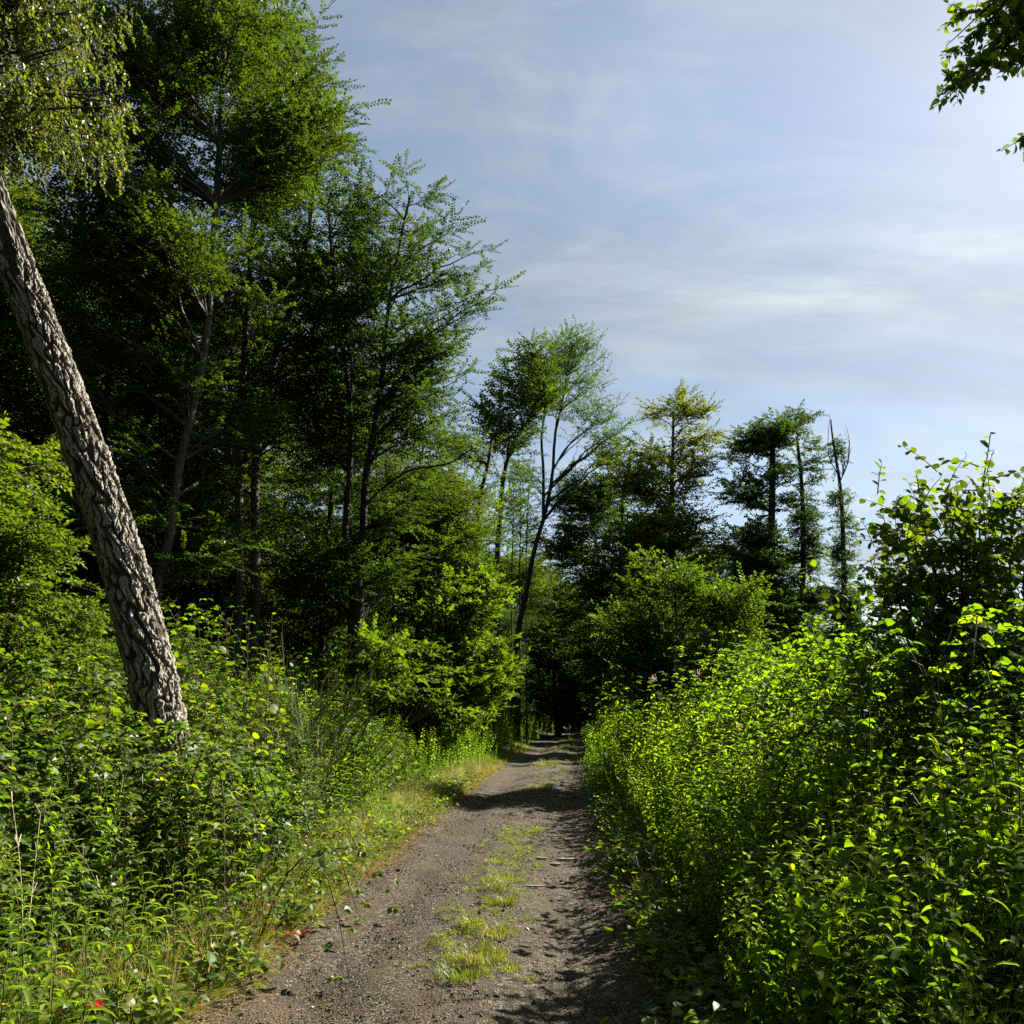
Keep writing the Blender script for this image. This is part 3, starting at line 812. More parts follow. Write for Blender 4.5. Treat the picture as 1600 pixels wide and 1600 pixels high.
# ------------------------------------------------------------------ trees beyond the bend
def trees_far():
    F_ = SP_BEECH_FAR
    t = Tree(31)
    t.trunk(rooted(line([(776, 880), (781, 810), (788, 745), (803, 692), (830, 650), (848, 610), (850, 560)], 34)), .13, .04)
    t.crown([blob(832, 570, 28, 40, 34, 1.4, 1.2), blob(800, 610, 22, 40, 34, 1.2, 1.1), blob(800, 670, 38, 26, 34, 1.8, 1.0), blob(850, 630, 26, 24, 34, 1.6), blob(772, 700, 22, 24, 34, 1.4), blob(860, 680, 16, 12, 34, 1, .6), blob(785, 800, 14, 50, 34, .8, .8), blob(760, 650, 14, 14, 34, .8, .6)], 56, rise=.8, sec_len=1.1, sec_n=7, per=4, flat=.6, updir=.3)
    t.finish('leaning_tree', 'dark tree with a kinked trunk leaning right beyond the left roadside shrub', 'tree', F_, M['beech_b'], M['bark'])
    t = Tree(32)
    t.trunk(rooted(line([(806, 1010), (822, 930), (836, 860), (853, 800), (863, 740), (866, 680), (880, 620), (890, 560)], 40)), .15, .04)
    t.trunk(line([(850, 810), (849, 740), (846, 680), (858, 620), (866, 570)], 40), .09, .03, flare=False)
    t.trunk(line([(864, 735), (885, 700), (910, 678), (935, 660)], 40), .05, .015, flare=False)
    t.crown([blob(885, 560, 48, 32, 40, 2), blob(925, 590, 20, 45, 40, 1.6, .8), blob(865, 600, 40, 40, 40, 2, .6), blob(940, 650, 26, 18, 40, 1.5, 1.2), blob(905, 640, 34, 34, 40, 1.6, .7), blob(960, 690, 24, 24, 40, 1.5, 1.1), blob(900, 550, 50, 26, 40, 1.6), blob(830, 740, 14, 26, 40, 1, .7), blob(885, 760, 20, 40, 40, 1, .7)], 84, rise=.8, sec_len=.9, sec_n=7, per=3, flat=.6, updir=.5, limb_r=.012)
    t.finish('airy_tree', 'tall airy tree with two bare stems and thin round top over the path end', 'tree', sprays(KITE, 11, .6, .11, k=5, flat=.7), M['ash'], M['bark'])
    t = Tree(33)
    t.trunk(rooted(line([(1042, 1000), (1050, 850), (1052, 740), (1050, 650)], 37)), .22, .05)
    t.crown([blob(1050, 650, 55, 30, 37, 1.8, .7), blob(1005, 650, 22, 25, 37, 1.2, .6), blob(1055, 730, 75, 50, 37, 2.2, 1.1), blob(1070, 830, 70, 60, 36, 2.2, 1.3), blob(990, 740, 45, 45, 37, 2), blob(1040, 920, 90, 50, 36, 2, 1.2), blob(1100, 700, 30, 30, 37, 1.2, .7), blob(1000, 840, 60, 60, 37, 2), blob(1110, 900, 50, 60, 37, 2)], 108, rise=.5, sec_len=1.0, sec_n=8, per=5)
    t.finish('yellowing_tree', 'broad yellow-green tree in the middle of the row behind the right shrubs', 'tree', F_, M['autumn'], M['bark'])
    t = Tree(34)
    t.trunk(rooted(line([(965, 1040), (970, 900), (975, 780), (985, 700)], 40)), .22, .05)
    t.crown([blob(965, 830, 55, 70, 40, 2.2), blob(950, 930, 60, 70, 40, 2.4, 1.2), blob(965, 730, 40, 40, 40, 1.5, 1.0), blob(1010, 860, 50, 90, 40, 2)], 80, rise=.5, sec_len=1.2, sec_n=8, per=5)
    t.finish('shady_tree', 'dark green tree right of the path end, left of the yellow-green one', 'tree', F_, M['beech_b'], M['bark'])
    # ivy covered pair
    t = Tree(35)
    t.trunk(rooted(line([(1205, 1000), (1207, 900), (1206, 780), (1204, 660)], 38)), .24, .12)
    t.crown([blob(1195, 675, 42, 36, 38, 1.6, 1.4), blob(1165, 700, 26, 26, 38, 1.3), blob(1160, 760, 28, 40, 38, 1.4), blob(1205, 760, 22, 70, 38, .9, 1.3), blob(1190, 870, 38, 60, 38, 1.6, 1.2), blob(1185, 950, 55, 30, 38, 1.8, 1.2), blob(1165, 840, 30, 60, 38, 1.6), blob(1215, 690, 30, 30, 38, 1.2), blob(1190, 950, 60, 50, 38, 2, 2), blob(1180, 880, 45, 50, 37, 2, 1.5)], 155, min_h=.02, rise=.4, sec_len=.7, sec_n=8, per=5)
    t.finish('ivy_clad_tree', 'stout ivy-covered tree with dense dark round head, left one of the tall pair', 'tree', sprays(KITE, 13, .55, .14, k=4, flat=.6), M['ivy'], M['bark'])
    t = Tree(36)
    t.trunk(rooted(line([(1256, 1000), (1255, 900), (1252, 780), (1247, 700), (1246, 665)], 39)), .17, .05)
    t.crown([blob(1248, 655, 22, 20, 39, 1.2, .6), blob(1262, 700, 18, 45, 39, .9, .7), blob(1250, 760, 14, 60, 39, .7, 1.1), blob(1275, 735, 12, 26, 39, .7, .5), blob(1255, 860, 22, 55, 39, 1.1, 1.2), blob(1255, 940, 36, 40, 39, 1.6, 1.6), blob(1255, 1000, 40, 25, 39, 1.6, 1.6), blob(1258, 820, 18, 60, 39, .9, 1.4)], 145, min_h=.02, rise=.2, sec_len=.5, sec_n=7, per=4)
    t.finish('ivy_clad_tree', 'slim ivy-covered tree with thin drooping top, right one of the tall pair', 'tree', sprays(KITE, 12, .5, .12, k=4, flat=.6), M['ivy'], M['bark'])
    t = Tree(37)
    t.trunk(rooted(line([(1320, 1010), (1320, 920), (1316, 840), (1311, 760), (1304, 700), (1300, 655)], 37)), .17, .03)
    t.trunk(line([(1311, 755), (1325, 722), (1327, 690), (1322, 665)], 37), .03, .008, flare=False)
    t.trunk(line([(1308, 740), (1296, 715), (1294, 680), (1297, 650)], 37), .025, .008, flare=False)
    t.crown([blob(1318, 950, 22, 32, 37, .9, 1.7), blob(1316, 880, 15, 35, 37, .7, 1.4), blob(1314, 820, 13, 30, 37, .5, 1.4), blob(1310, 775, 18, 14, 37, .5, .9), blob(1303, 720, 8, 40, 37, .3, 1.4), blob(1325, 1000, 26, 22, 37, 1, 2)], 190, rise=.1, sec_len=.44, sec_n=8, per=4, min_h=.02)
    t.crown([blob(1312, 700, 20, 45, 37, .7)], 30, rise=1.2, leafless=1.0, limb_r=.01)
    t.finish('dead_tree', 'thin half-dead tree with bare top twigs and ivy skirt, alone against the sky', 'tree', sprays(KITE, 9, .35, .10, k=4, flat=.7), M['ivy'], M['bark'])
    # left of the leaning tree
    t = Tree(38)
    t.trunk(rooted(line([(742, 900), (746, 840), (750, 780), (762, 720), (768, 690)], 30)), .14, .04)
    t.crown([blob(735, 700, 34, 26, 30, 1.5, .8), blob(720, 770, 40, 36, 30, 1.8, .8), blob(725, 850, 50, 50, 30, 2, 1.2), blob(700, 690, 30, 24, 30, 1.5, .8), blob(760, 760, 22, 40, 30, 1.2, .4)], 54, rise=.5, sec_len=.9, sec_n=7, per=4)
    t.finish('slender_tree', 'slender tree with thin see-through crown between the forked tree and the leaning tree', 'tree', SP_FINE, M['maple'], M['bark'])
    t = Tree(39)
    for a in (800, 812, 822):
        t.trunk(rooted(line([(a, 900), (a + 2, 820), (a + (a - 810) * .4, 760), (a + (a - 808) * .8, 735)], 42)), .035, .012)
    t.crown([blob(812, 745, 26, 28, 42, 1.2), blob(815, 810, 24, 40, 42, 1.2)], 44, rise=1.2, sec_len=.6, sec_n=5, per=3)
    t.finish('sapling', 'cluster of bare thin saplings seen between the leaning tree and the airy tree', 'tree', SP_FINE, M['ash'], M['bark'])
    t = Tree(40)
    t.trunk(rooted(line([(952, 1010), (935, 880), (922, 790)], 42)), .14, .04)
    t.crown([blob(915, 790, 40, 50, 42, 1.8, .7), blob(890, 860, 40, 45, 42, 1.6, .9), blob(945, 700, 22, 30, 42, 1.4, .6)], 54, rise=.5, sec_len=1.1, sec_n=8, per=5)
    t.finish('understorey_tree', 'feathery tree behind the airy tree, left of the dark one', 'tree', F_, M['beech'], M['bark'])
    # roadside shrubs
    t = Tree(41)
    for q in ((600, 1120), (670, 1140), (705, 1120)):
        t.trunk(rooted(line([q, (q[0] + 8, 1060), (q[0] + 20, 960)], 22)), .05, .015)
    t.crown([blob(745, 945, 45, 40, 22, 1.2, 1.0), blob(680, 960, 50, 50, 21, 1.2), blob(730, 1030, 58, 55, 22, 1.3, 1.2), blob(640, 1040, 70, 60, 20, 1.4), blob(755, 1090, 35, 35, 23, 1, 1), blob(590, 1040, 40, 50, 18, 1), blob(735, 915, 40, 20, 22, .8, 1), blob(745, 1060, 45, 50, 23, 1.1, 1.2), blob(690, 1100, 60, 40, 21, 1.1)],
            108, rise=.5, sec_len=.62, sec_n=8, per=5, lo=.35)
    t.finish('maple_shrub', 'bright green maple shrub crowding the left side of the path', 'shrub', sprays(MAPLE, 9, .45, .15, k=5, flat=.5), M['maple'], M['twig'], tint=(.5, .2))
    t = Tree(42)
    for q in ((1010, 1110), (1060, 1110), (1110, 1100)):
        t.trunk(rooted(line([q, (q[0], 1020), (q[0] - 5, 930)], 19)), .05, .015)
    t.crown([blob(1050, 925, 35, 45, 19, 1), blob(1085, 950, 40, 50, 19.5, 1), blob(990, 985, 30, 40, 19, 1, 1.1), blob(1020, 1000, 45, 60, 19, 1.1, 1.1), blob(1130, 965, 40, 60, 19, 1.2), blob(965, 1020, 16, 16, 19, .6), blob(1000, 900, 14, 30, 19, .5, 1.6), blob(1075, 880, 10, 26, 19, .4, 1.6), blob(1140, 905, 12, 26, 19, .5, 1.6), blob(1165, 960, 14, 14, 19, .5, 1.4), blob(955, 975, 12, 10, 19, .5, 1.5), blob(1050, 1050, 80, 40, 19, 1.3), blob(1150, 950, 30, 30, 19, 1), blob(1125, 1040, 60, 40, 18, 1), blob(1010, 1080, 45, 35, 19, 1), blob(1090, 1090, 60, 30, 18.5, 1)],
            120, rise=.7, sec_len=.55, sec_n=8, per=5, lo=.35, updir=.35)
    t.finish('willow_shrub', 'rounded sallow shrub with small glinting leaves right of the path, under the yellow-green tree', 'shrub', sprays(KITE, 11, .36, .090, k=5, flat=.6), M['maple'], M['twig'], tint=(.45, .25))


trees_far()


# ------------------------------------------------------------------ the wood around and behind
def wood_behind():
    protos = []
    for s, (mat, hgt) in enumerate((('beech_b', 15), ('beech', 14), ('ivy', 12))):
        t = Tree(60 + s)
        b = np.array([0., 0., 0.])
        t.trunk([b, b + [.2, 0, hgt * .4], b + [.1, .2, hgt * .9]], .22, .05)
        t.crown([(0, 0, hgt * .75, 2.6, 2.6, hgt * .22), (.6, 0, hgt * .45, 2.9, 2.9, hgt * .2), (-.3, .3, hgt * .18, 2.6, 2.6, hgt * .14, 1.2)], 85, rise=.5, sec_len=1.5, sec_n=8, per=5, min_h=.05)
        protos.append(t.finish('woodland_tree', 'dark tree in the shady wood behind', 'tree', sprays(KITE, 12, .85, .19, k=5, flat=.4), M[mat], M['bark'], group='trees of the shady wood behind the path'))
    t = Tree(70); b = np.array([0., 0., 0.])
    t.trunk([b, b + [.15, 0, 6], b + [.1, .2, 13]], .16, .05)
    t.crown([(0, 0, 11.5, 2.2, 2.2, 3.0), (.5, 0, 7.5, 2.5, 2.5, 2.8), (-.3, .3, 3.6, 2.3, 2.3, 2.4, 1.1)], 100, rise=.4, sec_len=1.15, sec_n=8, per=6, min_h=.05, flat=.4)
    protos.append(t.finish('woodland_tree', 'dark tree', 'tree', sprays(KITE, 12, .62, .115, k=5, flat=.4), M['beech'], M['bark']))
    near = [(-9.2, 18, .85, 4), (-11.8, 16.5, .9, 4), (-6.9, 20, .80, 4), (-10.5, 21, 1.0, 4), (-5.0, 22.5, .74, 4), (-8.0, 24, .95, 4), (-3.4, 25, .56, 4), (-2.3, 28, .5, 4), (-13.5, 20, 1.05, 4), (-12, 13.2, .95, 4), (-6.0, 27, .85, 4), (-4.6, 31, .7, 4), (-15, 16, 1.0, 4)]
    spots = []
    r = np.random.default_rng(8)
    # left wood, rising behind the beeches
    for (x, y, s, lab) in [(-13, 20, .9, 0), (-17, 24, 1.1, 0), (-10, 25, .75, 0), (-14, 30, 1.1, 0), (-20, 16, 1.0, 0), (-8.5, 31, .8, 0), (-19, 34, 1.2, 0), (-12, 38, 1.0, 0), (-6, 38, .68, 0), (-9, 46, .85, 0), (-24, 28, 1.2, 0),
                           (-2.6, 40, .50, 1), (-4.5, 48, .6, 1), (-.6, 50, .52, 1), (6.0, 46, .78, 1), (8.8, 47, .8, 1), (-1.5, 57, .62, 1), (3.6, 66, 1.0, 1), (0.8, 62, .95, 1), (6.4, 58, .85, 1), (9.0, 60, .9, 1), (-3.5, 66, .75, 1),
                           (5.4, 70, .8, 1), (1.8, 73, .8, 1), (7.5, 76, .9, 1), (-1.2, 78, .8, 1), (11, 70, 1.0, 1), (4.2, 82, .9, 1),
                           (11.5, 50, .85, 2), (14, 54, .8, 2), (12, 44, .66, 2), (15.5, 47, .62, 2), (9.6, 41, .6, 2),
                           (16.8, 50, .55, 2), (13.6, 46, .62, 2), (18.2, 48, .50, 2), (18.5, 52, .46, 2), (22, 56, .46, 2), (26, 56, .46, 2), (30, 58, .46, 2), (20, 46, .38, 2), (35, 56, .46, 2), (-1.2, 34, .34, 1), (0.6, 54, .85, 1), (-.6, 45, .62, 1), (-1, 66, 1.0, 1), (2.6, 70, 1.0, 1), (8.0, 54, .95, 1),
                           (-6.5, -5, .9, 3), (-2.5, -9, 1.0, 3), (3.5, -9, 1.0, 3), (-11, 1.5, .9, 3), (7.5, -6, .9, 3), (-8, -12, 1.1, 3), (9, -13, 1.1, 3), (-9.5, 4.5, .9, 3), (-5.2, -1.2, 1.0, 3), (-7.4, 2.6, .8, 3), (1.6, -4.6, 1.0, 3), (-1.5, -3.6, 1.05, 3), (-13, 9, 1.1, 3), (-8.5, -1.5, .8, 3), (4.6, 66, .62, 1), (5.8, 67, .62, 1), (3.0, 57, .8, 1)]:  # mostly unseen trees added behind and beside the camera to block sky light
        spots.append((x, y, s, lab))
    labs = ['tall dark tree in the wood behind the beeches on the left', 'dark tree closing off the shady tunnel where the path ends', 'low dark tree behind the row of tall trees on the right', 'unseen dark woodland tree added round the viewpoint to shut out sky light', 'leafy dark tree filling the shade between the beech trunks on the left']
    grp = ['trees in the wood at left', 'trees round the tunnel at the path end', 'low trees behind the row at right', 'unseen trees added round the viewpoint for shade', 'leafy trees between the beech trunks at left']
    spots += near
    used = set()
    for i, (x, y, s, lab) in enumerate(spots):
        k = i % 3 if lab != 4 else 3; loc = (x, y, float(H(x, y)) - .1); rz = r.uniform(0, 6.28)
        if k not in used:
            o = protos[k]; used.add(k); o.location = loc; o.scale = (s, s, s)
            o.rotation_euler = (0, 0, rz)
        else:
            o = copy_tree(protos[k], loc, rz, s)
        o['label'] = labs[lab]; o['group'] = grp[lab]


wood_behind()


# ------------------------------------------------------------------ hazel at the right edge and the overhanging branch
LEAF_MESH = {}


def leaf_mesh(key, tpl, mat, tint=.5):
    k = (key, round(tint, 1))
    if k not in LEAF_MESH:
        g = Geo(); g.add(tpl[0], tpl[1], k[1]); LEAF_MESH[k] = g.mesh(key, [mat], smooth=True)
    return LEAF_MESH[k]


def leaf_children(root, base, items, key, tpl, mat, limit=300, name='leaf', rest_name='leaves', rest=None):
    """items: (pos, M3, scale, tint); the nearest `limit` are parts of their own, the rest one part."""
    items = sorted(items, key=lambda it: np.linalg.norm(it[0] - EYE))
    for pos, mx, s, ti in items[:limit]:
        o = bpy.data.objects.new(name, leaf_mesh(key, tpl, mat, min(max(ti, 0), 1))); C.objects.link(o); o.parent = root
        A = Matrix([[float(mx[i, j] * s) for j in range(3)] + [float(pos[i] - base[i])] for i in range(3)] + [[0, 0, 0, 1]])
        o.matrix_basis = A
    if len(items) > limit:
        g = Geo(); it = items[limit:]
        g.place(rest or tpl, np.array([i[1] for i in it]), np.array([i[0] for i in it]), np.array([i[2] for i in it]), np.array([i[3] for i in it]))
        o = g.build(rest_name, [mat], root, smooth=True); o['kind'] = 'stuff'


def twig_leaves(P, r, n, ll, spread=.8, up=.2, tint=.5, r0=.006):
    """Leaves set alternately along one shoot; returns items."""
    out = []
    seg = np.linspace(.08, 1, n)
    for i, t in enumerate(seg):
        x = t * (len(P) - 1); k = min(int(x), len(P) - 2); f = x - k
        p = P[k] * (1 - f) + P[k + 1] * f; tg = unit(P[k + 1] - P[k])
        sd = unit(np.cross(tg, unit(r.normal(0, .25, 3) + np.array([0.2, -1.0, .3])))) * (-1) ** i
        d = unit(tg * .45 + sd * spread + np.array([0, 0, up - .25]) + r.normal(0, .15, 3))
        nn = unit(np.array([.15, -.35, 1]) + r.normal(0, .35, 3))
        out.append((p + sd * .006, frames(d[None], nn[None])[0], ll * r.uniform(.7, 1.2) * (1 - .35 * t * (t > .85)), float(np.clip(tint + r.normal(0, .18), 0, 1))))
    return out


def hazel_right():
    r = np.random.default_rng(77)
    base = at(1530, 1150, 7.2); base[2] = H(base[0], base[1])
    root = empty('hazel_bush', base, 'tall hazel bush with round backlit leaves and upright shoots at the right edge', 'shrub')
    wood = Geo(); items = []
    tops = [((1450, 850), (1425, 740)), ((1430, 850), (1400, 780)), ((1530, 830), (1556, 682)), ((1500, 830), (1470, 757)), ((1580, 850), (1592, 745)), ((1420, 870), (1362, 832)), ((1430, 960), (1370, 905)), ((1490, 880), (1500, 770)),
            ((1640, 850), (1650, 740)), ((1400, 930), (1355, 1000)), ((1560, 870), (1575, 770)), ((1460, 900), (1440, 800)), ((1540, 900), (1530, 790)), ((1600, 900), (1620, 800)), ((1680, 900), (1700, 800))]
    for (a, b) in tops:
        Y = 7.2 + r.normal(0, .25)
        A, B = at(a[0], a[1], Y), at(b[0], b[1], Y - .1)
        P = curve_pts([base + r.normal(0, .12, 3) * [1, 1, 0], base * .45 + A * .55 + r.normal(0, .1, 3), A, B + r.normal(0, .02, 3)], 14)
        wood.tubes(P[None], np.linspace(.017, .0045, 14)[None], 5)
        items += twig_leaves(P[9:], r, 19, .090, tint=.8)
        for q in range(7):
            k = r.integers(5, 12); p0 = P[k]; d = unit(np.array([r.normal(0, 1), r.normal(0, .8), r.uniform(.1, .9)]))
            l = r.uniform(.25, .55)
            Q = curve_pts([p0, p0 + d * l * .5 + [0, 0, .02], p0 + d * l], 5)
            wood.tubes(Q[None], np.linspace(.006, .002, 5)[None], 4)
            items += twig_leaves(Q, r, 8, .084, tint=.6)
    # inner mass
    for q in range(520):
        c = at(*[(1500, 930), (1565, 850), (1445, 925), (1590, 950), (1520, 1010), (1650, 920), (1440, 1000), (1590, 1040), (1480, 880), (1400, 1040), (1500, 1060)][q % 11], 7.3)
        p0 = c + r.normal(0, 1, 3) * np.array([.30, .35, .30]); d = unit(r.normal(0, 1, 3) + np.array([0, 0, .5])); l = r.uniform(.3, .5)
        Q = curve_pts([p0, p0 + d * l * .5 + [0, 0, .03], p0 + d * l], 5)
        wood.tubes(Q[None], np.linspace(.006, .002, 5)[None], 4)
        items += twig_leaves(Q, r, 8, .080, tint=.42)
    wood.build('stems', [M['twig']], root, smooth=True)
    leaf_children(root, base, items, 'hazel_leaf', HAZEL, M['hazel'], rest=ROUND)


def overhanging():
    r = np.random.default_rng(78)
    base = np.array([6.9, 6.6, 0.0]); base[2] = H(base[0], base[1])
    root = empty('roadside_tree', base, 'tree outside the right edge whose dark leafy boughs hang into the top right corner', 'tree')
    wood = Geo()
    T = curve_pts([base - [0, 0, .2], base + [0, 0, 2.5], base + [-.1, -.1, 5], base + [-.1, 0, 8.5], base + [0, 0, 11]], 16)
    wood.tubes(T[None], np.linspace(.16, .04, 16)[None], 9)
    items = []
    tips = [((1640, -20), (1540, 90), (1478, 150)), ((1650, -40), (1580, 60), (1520, 135)), ((1660, -60), (1560, 10), (1500, 20)), ((1660, 0), (1620, 60), (1590, 95)), ((1640, -60), (1540, 40), (1490, 85)), ((1650, -30), (1600, 20), (1545, 45)),
            ((1700, 120), (1640, 190), (1592, 225)), ((1690, 130), (1640, 170), (1600, 245)), ((1660, -50), (1600, -20), (1530, -20)), ((1660, 30), (1630, 20), (1570, 60)), ((1640, -30), (1550, 70), (1462, 145)), ((1650, -50), (1570, -10), (1478, 72)), ((1650, 20), (1600, 40), (1530, 100)), ((1670, 10), (1630, 60), (1575, 110))]
    for a, b, c in tips:
        Y = 5.6 + r.normal(0, .15)
        A, B, D = at(*a, Y), at(*b, Y), at(*c, Y)
        s = T[7 + r.integers(0, 3)]
        P = curve_pts([s, s * .4 + A * .6 + np.array([0, 0, .5]), A, B, D], 20)
        wood.tubes(P[None], np.linspace(.028, .003, 20)[None], 5)
        items += twig_leaves(P[11:], r, 18, .076, tint=.4, up=-.1)
        for q in range(13):
            k = r.integers(11, 19); p0 = P[k]; d = unit(unit(P[k + 1] - P[k]) * .7 + r.normal(0, .6, 3)); l = r.uniform(.10, .24)
            Q = curve_pts([p0, p0 + d * l * .5, p0 + d * l - [0, 0, .02]], 4)
            wood.tubes(Q[None], np.linspace(.005, .002, 4)[None], 4)
            items += twig_leaves(Q, r, 7, .074, tint=.4, up=-.1)
    wood.build('trunk', [M['bark']], root, smooth=True)
    leaf_children(root, base, items, 'broad_leaf', OVATE, M['hazel'])
    # the rest of its crown, outside the frame
    t = Tree(80); t.base = base; t.trunks.append((T, np.linspace(.16, .04, 16)))
    t.crown([(base[0] + .6, base[1] - .2, 7.0, 1.7, 2.0, 1.6), (base[0] + .3, base[1] - .3, 9.6, 1.7, 2.0, 1.6), (base[0] + 1.2, base[1] - 2.5, 6.0, 1.4, 1.4, 1.4)], 55, rise=.5, sec_len=.7, sec_n=8, per=5, min_h=.3)
    g = Geo(); g.tubes(np.array(t.limbP), np.array(t.limbR), 5, 0); g.tubes(np.array(t.secP), np.array(t.secR), 3, 0)
    P, D, N_ = np.array(t.anchP), np.array(t.anchD), np.array(t.anchN)
    g.place(SP_BEECH[0], frames(D, N_), P, np.ones(len(P)), np.full(len(P), .4))
    c = g.build('crown', [M['bark'], M['beech_b']], root); c['kind'] = 'stuff'


hazel_right(); overhanging()


# ------------------------------------------------------------------ herbs
def nettle_items(r, h, ll=.095, lean=None):
    """stem polyline and leaves of a nettle: opposite pairs, drooping, toothed."""
    lean = r.normal(0, .10, 2) if lean is None else lean
    t = np.linspace(0, 1, 9)
    P = np.stack([lean[0] * h * t ** 2 + .01 * np.sin(t * 7), lean[1] * h * t ** 2 + .01 * np.cos(t * 6), h * t], -1)
    items = []; n = int(h / .052); a = r.uniform(0, 3)
    for i in range(n):
        tt = .12 + .88 * (i + 1) / n
        x = tt * 8; k = min(int(x), 7); f = x - k; p = P[k] * (1 - f) + P[k + 1] * f
        a += math.pi / 2 + r.normal(0, .25)
        s = ll * (1.0 if tt < .8 else 1.0 - 3.2 * (tt - .8)) * r.uniform(.8, 1.15) * (.75 + .25 * min(tt * 2, 1))
        for sd in (0, math.pi):
            el = r.normal(-.15, .22) + (.9 * max(tt - .82, 0) / .18)
            d = np.array([math.cos(a + sd) * math.cos(el), math.sin(a + sd) * math.cos(el), math.sin(el)])
            items.append((p + d * .018, frames(d[None], (np.array([0, 0, 1]) + r.normal(0, .25, 3))[None])[0], max(s, .02), float(np.clip(.45 + .35 * (tt > .75) + r.normal(0, .15), 0, 1))))
    return P, items


def shoot_items(r, h, ll=.10, n=None, up=.35):
    """stem with crowded narrow leaves all round it (willowherb, goldenrod)."""
    lean = r.normal(0, .12, 2); t = np.linspace(0, 1, 8)
    P = np.stack([lean[0] * h * t ** 2, lean[1] * h * t ** 2, h * t], -1)
    n = n or int(h / .026); items = []; a = 0
    for i in range(n):
        tt = .10 + .90 * (i + 1) / n; x = tt * 7; k = min(int(x), 6); f = x - k; p = P[k] * (1 - f) + P[k + 1] * f
        a += 2.4 + r.normal(0, .2); el = r.normal(up, .18) + .8 * max(tt - .85, 0) / .15
        d = np.array([math.cos(a) * math.cos(el), math.sin(a) * math.cos(el), math.sin(el)])
        s = ll * (1 if tt < .75 else 1 - 2.4 * (tt - .75)) * r.uniform(.75, 1.1)
        items.append((p, frames(d[None], np.array([[0, 0, 1.]]))[0], max(s, .025), float(np.clip(.45 + .3 * (tt > .8) + r.normal(0, .15), 0, 1))))
    return P, items


def bake(P, items, tpl, g, stem_r=.004, stem_mat=0, leaf_mat=1):
    g.tubes(P[None], np.linspace(stem_r, stem_r * .35, len(P))[None], 4, stem_mat)
    g.place(with_mat(tpl, leaf_mat), np.array([i[1] for i in items]), np.array([i[0] for i in items]), np.array([i[2] for i in items]), np.array([i[3] for i in items]))


def catkins(g, r, P, mat):
    """hanging strings of tiny flowers at the upper joints of a nettle"""
    for i in range(10):
        t = r.uniform(.5, .92); x = t * 8; k = min(int(x), 7); p = P[k]
        a = r.uniform(0, 6.28); o = np.array([math.cos(a), math.sin(a), 0])
        Q = np.array([p, p + o * .03 - [0, 0, .005], p + o * .045 - [0, 0, .035], p + o * .05 - [0, 0, .07]])
        g.tubes(Q[None], np.array([[.0015, .003, .0035, .0015]]), 3, mat)


def bramble_geo(seed, n_canes=10, rad=.72, hgt=.82, ll=.062, tpl=OVAL):
    r = np.random.default_rng(seed); g = Geo()
    for c in range(n_canes):
        a = r.uniform(0, 6.28); L = rad * r.uniform(.6, 1.3); b = r.normal(0, .2, 2)
        t = np.linspace(0, 1, 8); hh = hgt * r.uniform(.6, 1.15)
        P = np.stack([b[0] + math.cos(a) * L * t, b[1] + math.sin(a) * L * t, hh * (1 - (2 * t - 1.05) ** 2) * .95 + .02], -1)
        g.tubes(P[None], np.linspace(.005, .002, 8)[None], 4, 0)
        items = []
        for i in range(17):
            tt = .12 + .88 * i / 16; x = tt * 7; k = min(int(x), 6); f = x - k; p = P[k] * (1 - f) + P[k + 1] * f
            aa = r.uniform(0, 6.28); pd = unit(np.array([math.cos(aa), math.sin(aa), r.uniform(.2, 1.1)]))
            pl = r.uniform(.03, .08); q = p + pd * pl
            nn = unit(np.array([0, 0, 1]) + r.normal(0, .35, 3)); h = unit(np.array([pd[0], pd[1], 0]))
            s = ll * r.uniform(.7, 1.15); ti = r.normal(.45, .16) + (.3 if r.uniform() < .1 else 0)
            for da in (0, 1.25, -1.25) if r.uniform() < .7 else (0, 1.0, -1.0, 2.0, -2.0):
                ca, sa = math.cos(da), math.sin(da)
                d = np.array([h[0] * ca - h[1] * sa, h[0] * sa + h[1] * ca, r.normal(-.1, .12)])
                items.append((q, frames(d[None], nn[None])[0], s * (1 if da == 0 else .82), ti + r.normal(0, .05)))
            g.tubes(np.array([[p, q]]), np.array([[.0015, .001]]), 3, 0)
        g.place(with_mat(tpl, 1), np.array([i[1] for i in items]), np.array([i[0] for i in items]), np.array([i[2] for i in items]), np.array([i[3] for i in items]))
    return g


def blades(g, r, n, hgt, rad, w=.004, lean=.5, mat=0, tint=.5, seg=4):
    """grass blades, arching"""
    a = r.uniform(0, 6.28, n); rr = rad * np.sqrt(r.uniform(0, 1, n)); h = hgt * r.uniform(.45, 1.1, n)
    la = a + r.normal(0, .9, n); le = lean * r.uniform(.3, 1.3, n)
    t = np.linspace(0, 1, seg + 1)
    base = np.stack([rr * np.cos(a), rr * np.sin(a), 0 * a], -1)
    out = np.stack([np.cos(la), np.sin(la), 0 * a], -1)
    mid = base[:, None] + out[:, None] * (le * h)[:, None, None] * (t ** 2)[None, :, None]
    mid[..., 2] = h[:, None] * (t - .35 * le[:, None] * t ** 3)
    side = np.stack([-np.sin(la), np.cos(la), 0 * a], -1)[:, None] * (w * (1 - t ** 1.5) * .5 + .0002)[None, :, None] * r.uniform(.7, 1.5, n)[:, None, None]
    V = np.stack([mid - side, mid + side], 2).reshape(n, -1, 3)
    f = []
    for i in range(seg):
        f += [(2 * i, 2 * i + 1, 2 * i + 3), (2 * i, 2 * i + 3, 2 * i + 2)]
    f = np.array(f); k = 2 * (seg + 1)
    F = (f[None] + (np.arange(n) * k)[:, None, None]).reshape(-1, 3)
    g.add(V.reshape(-1, 3), F, np.repeat(tint + r.normal(0, .2, n), k), mat)


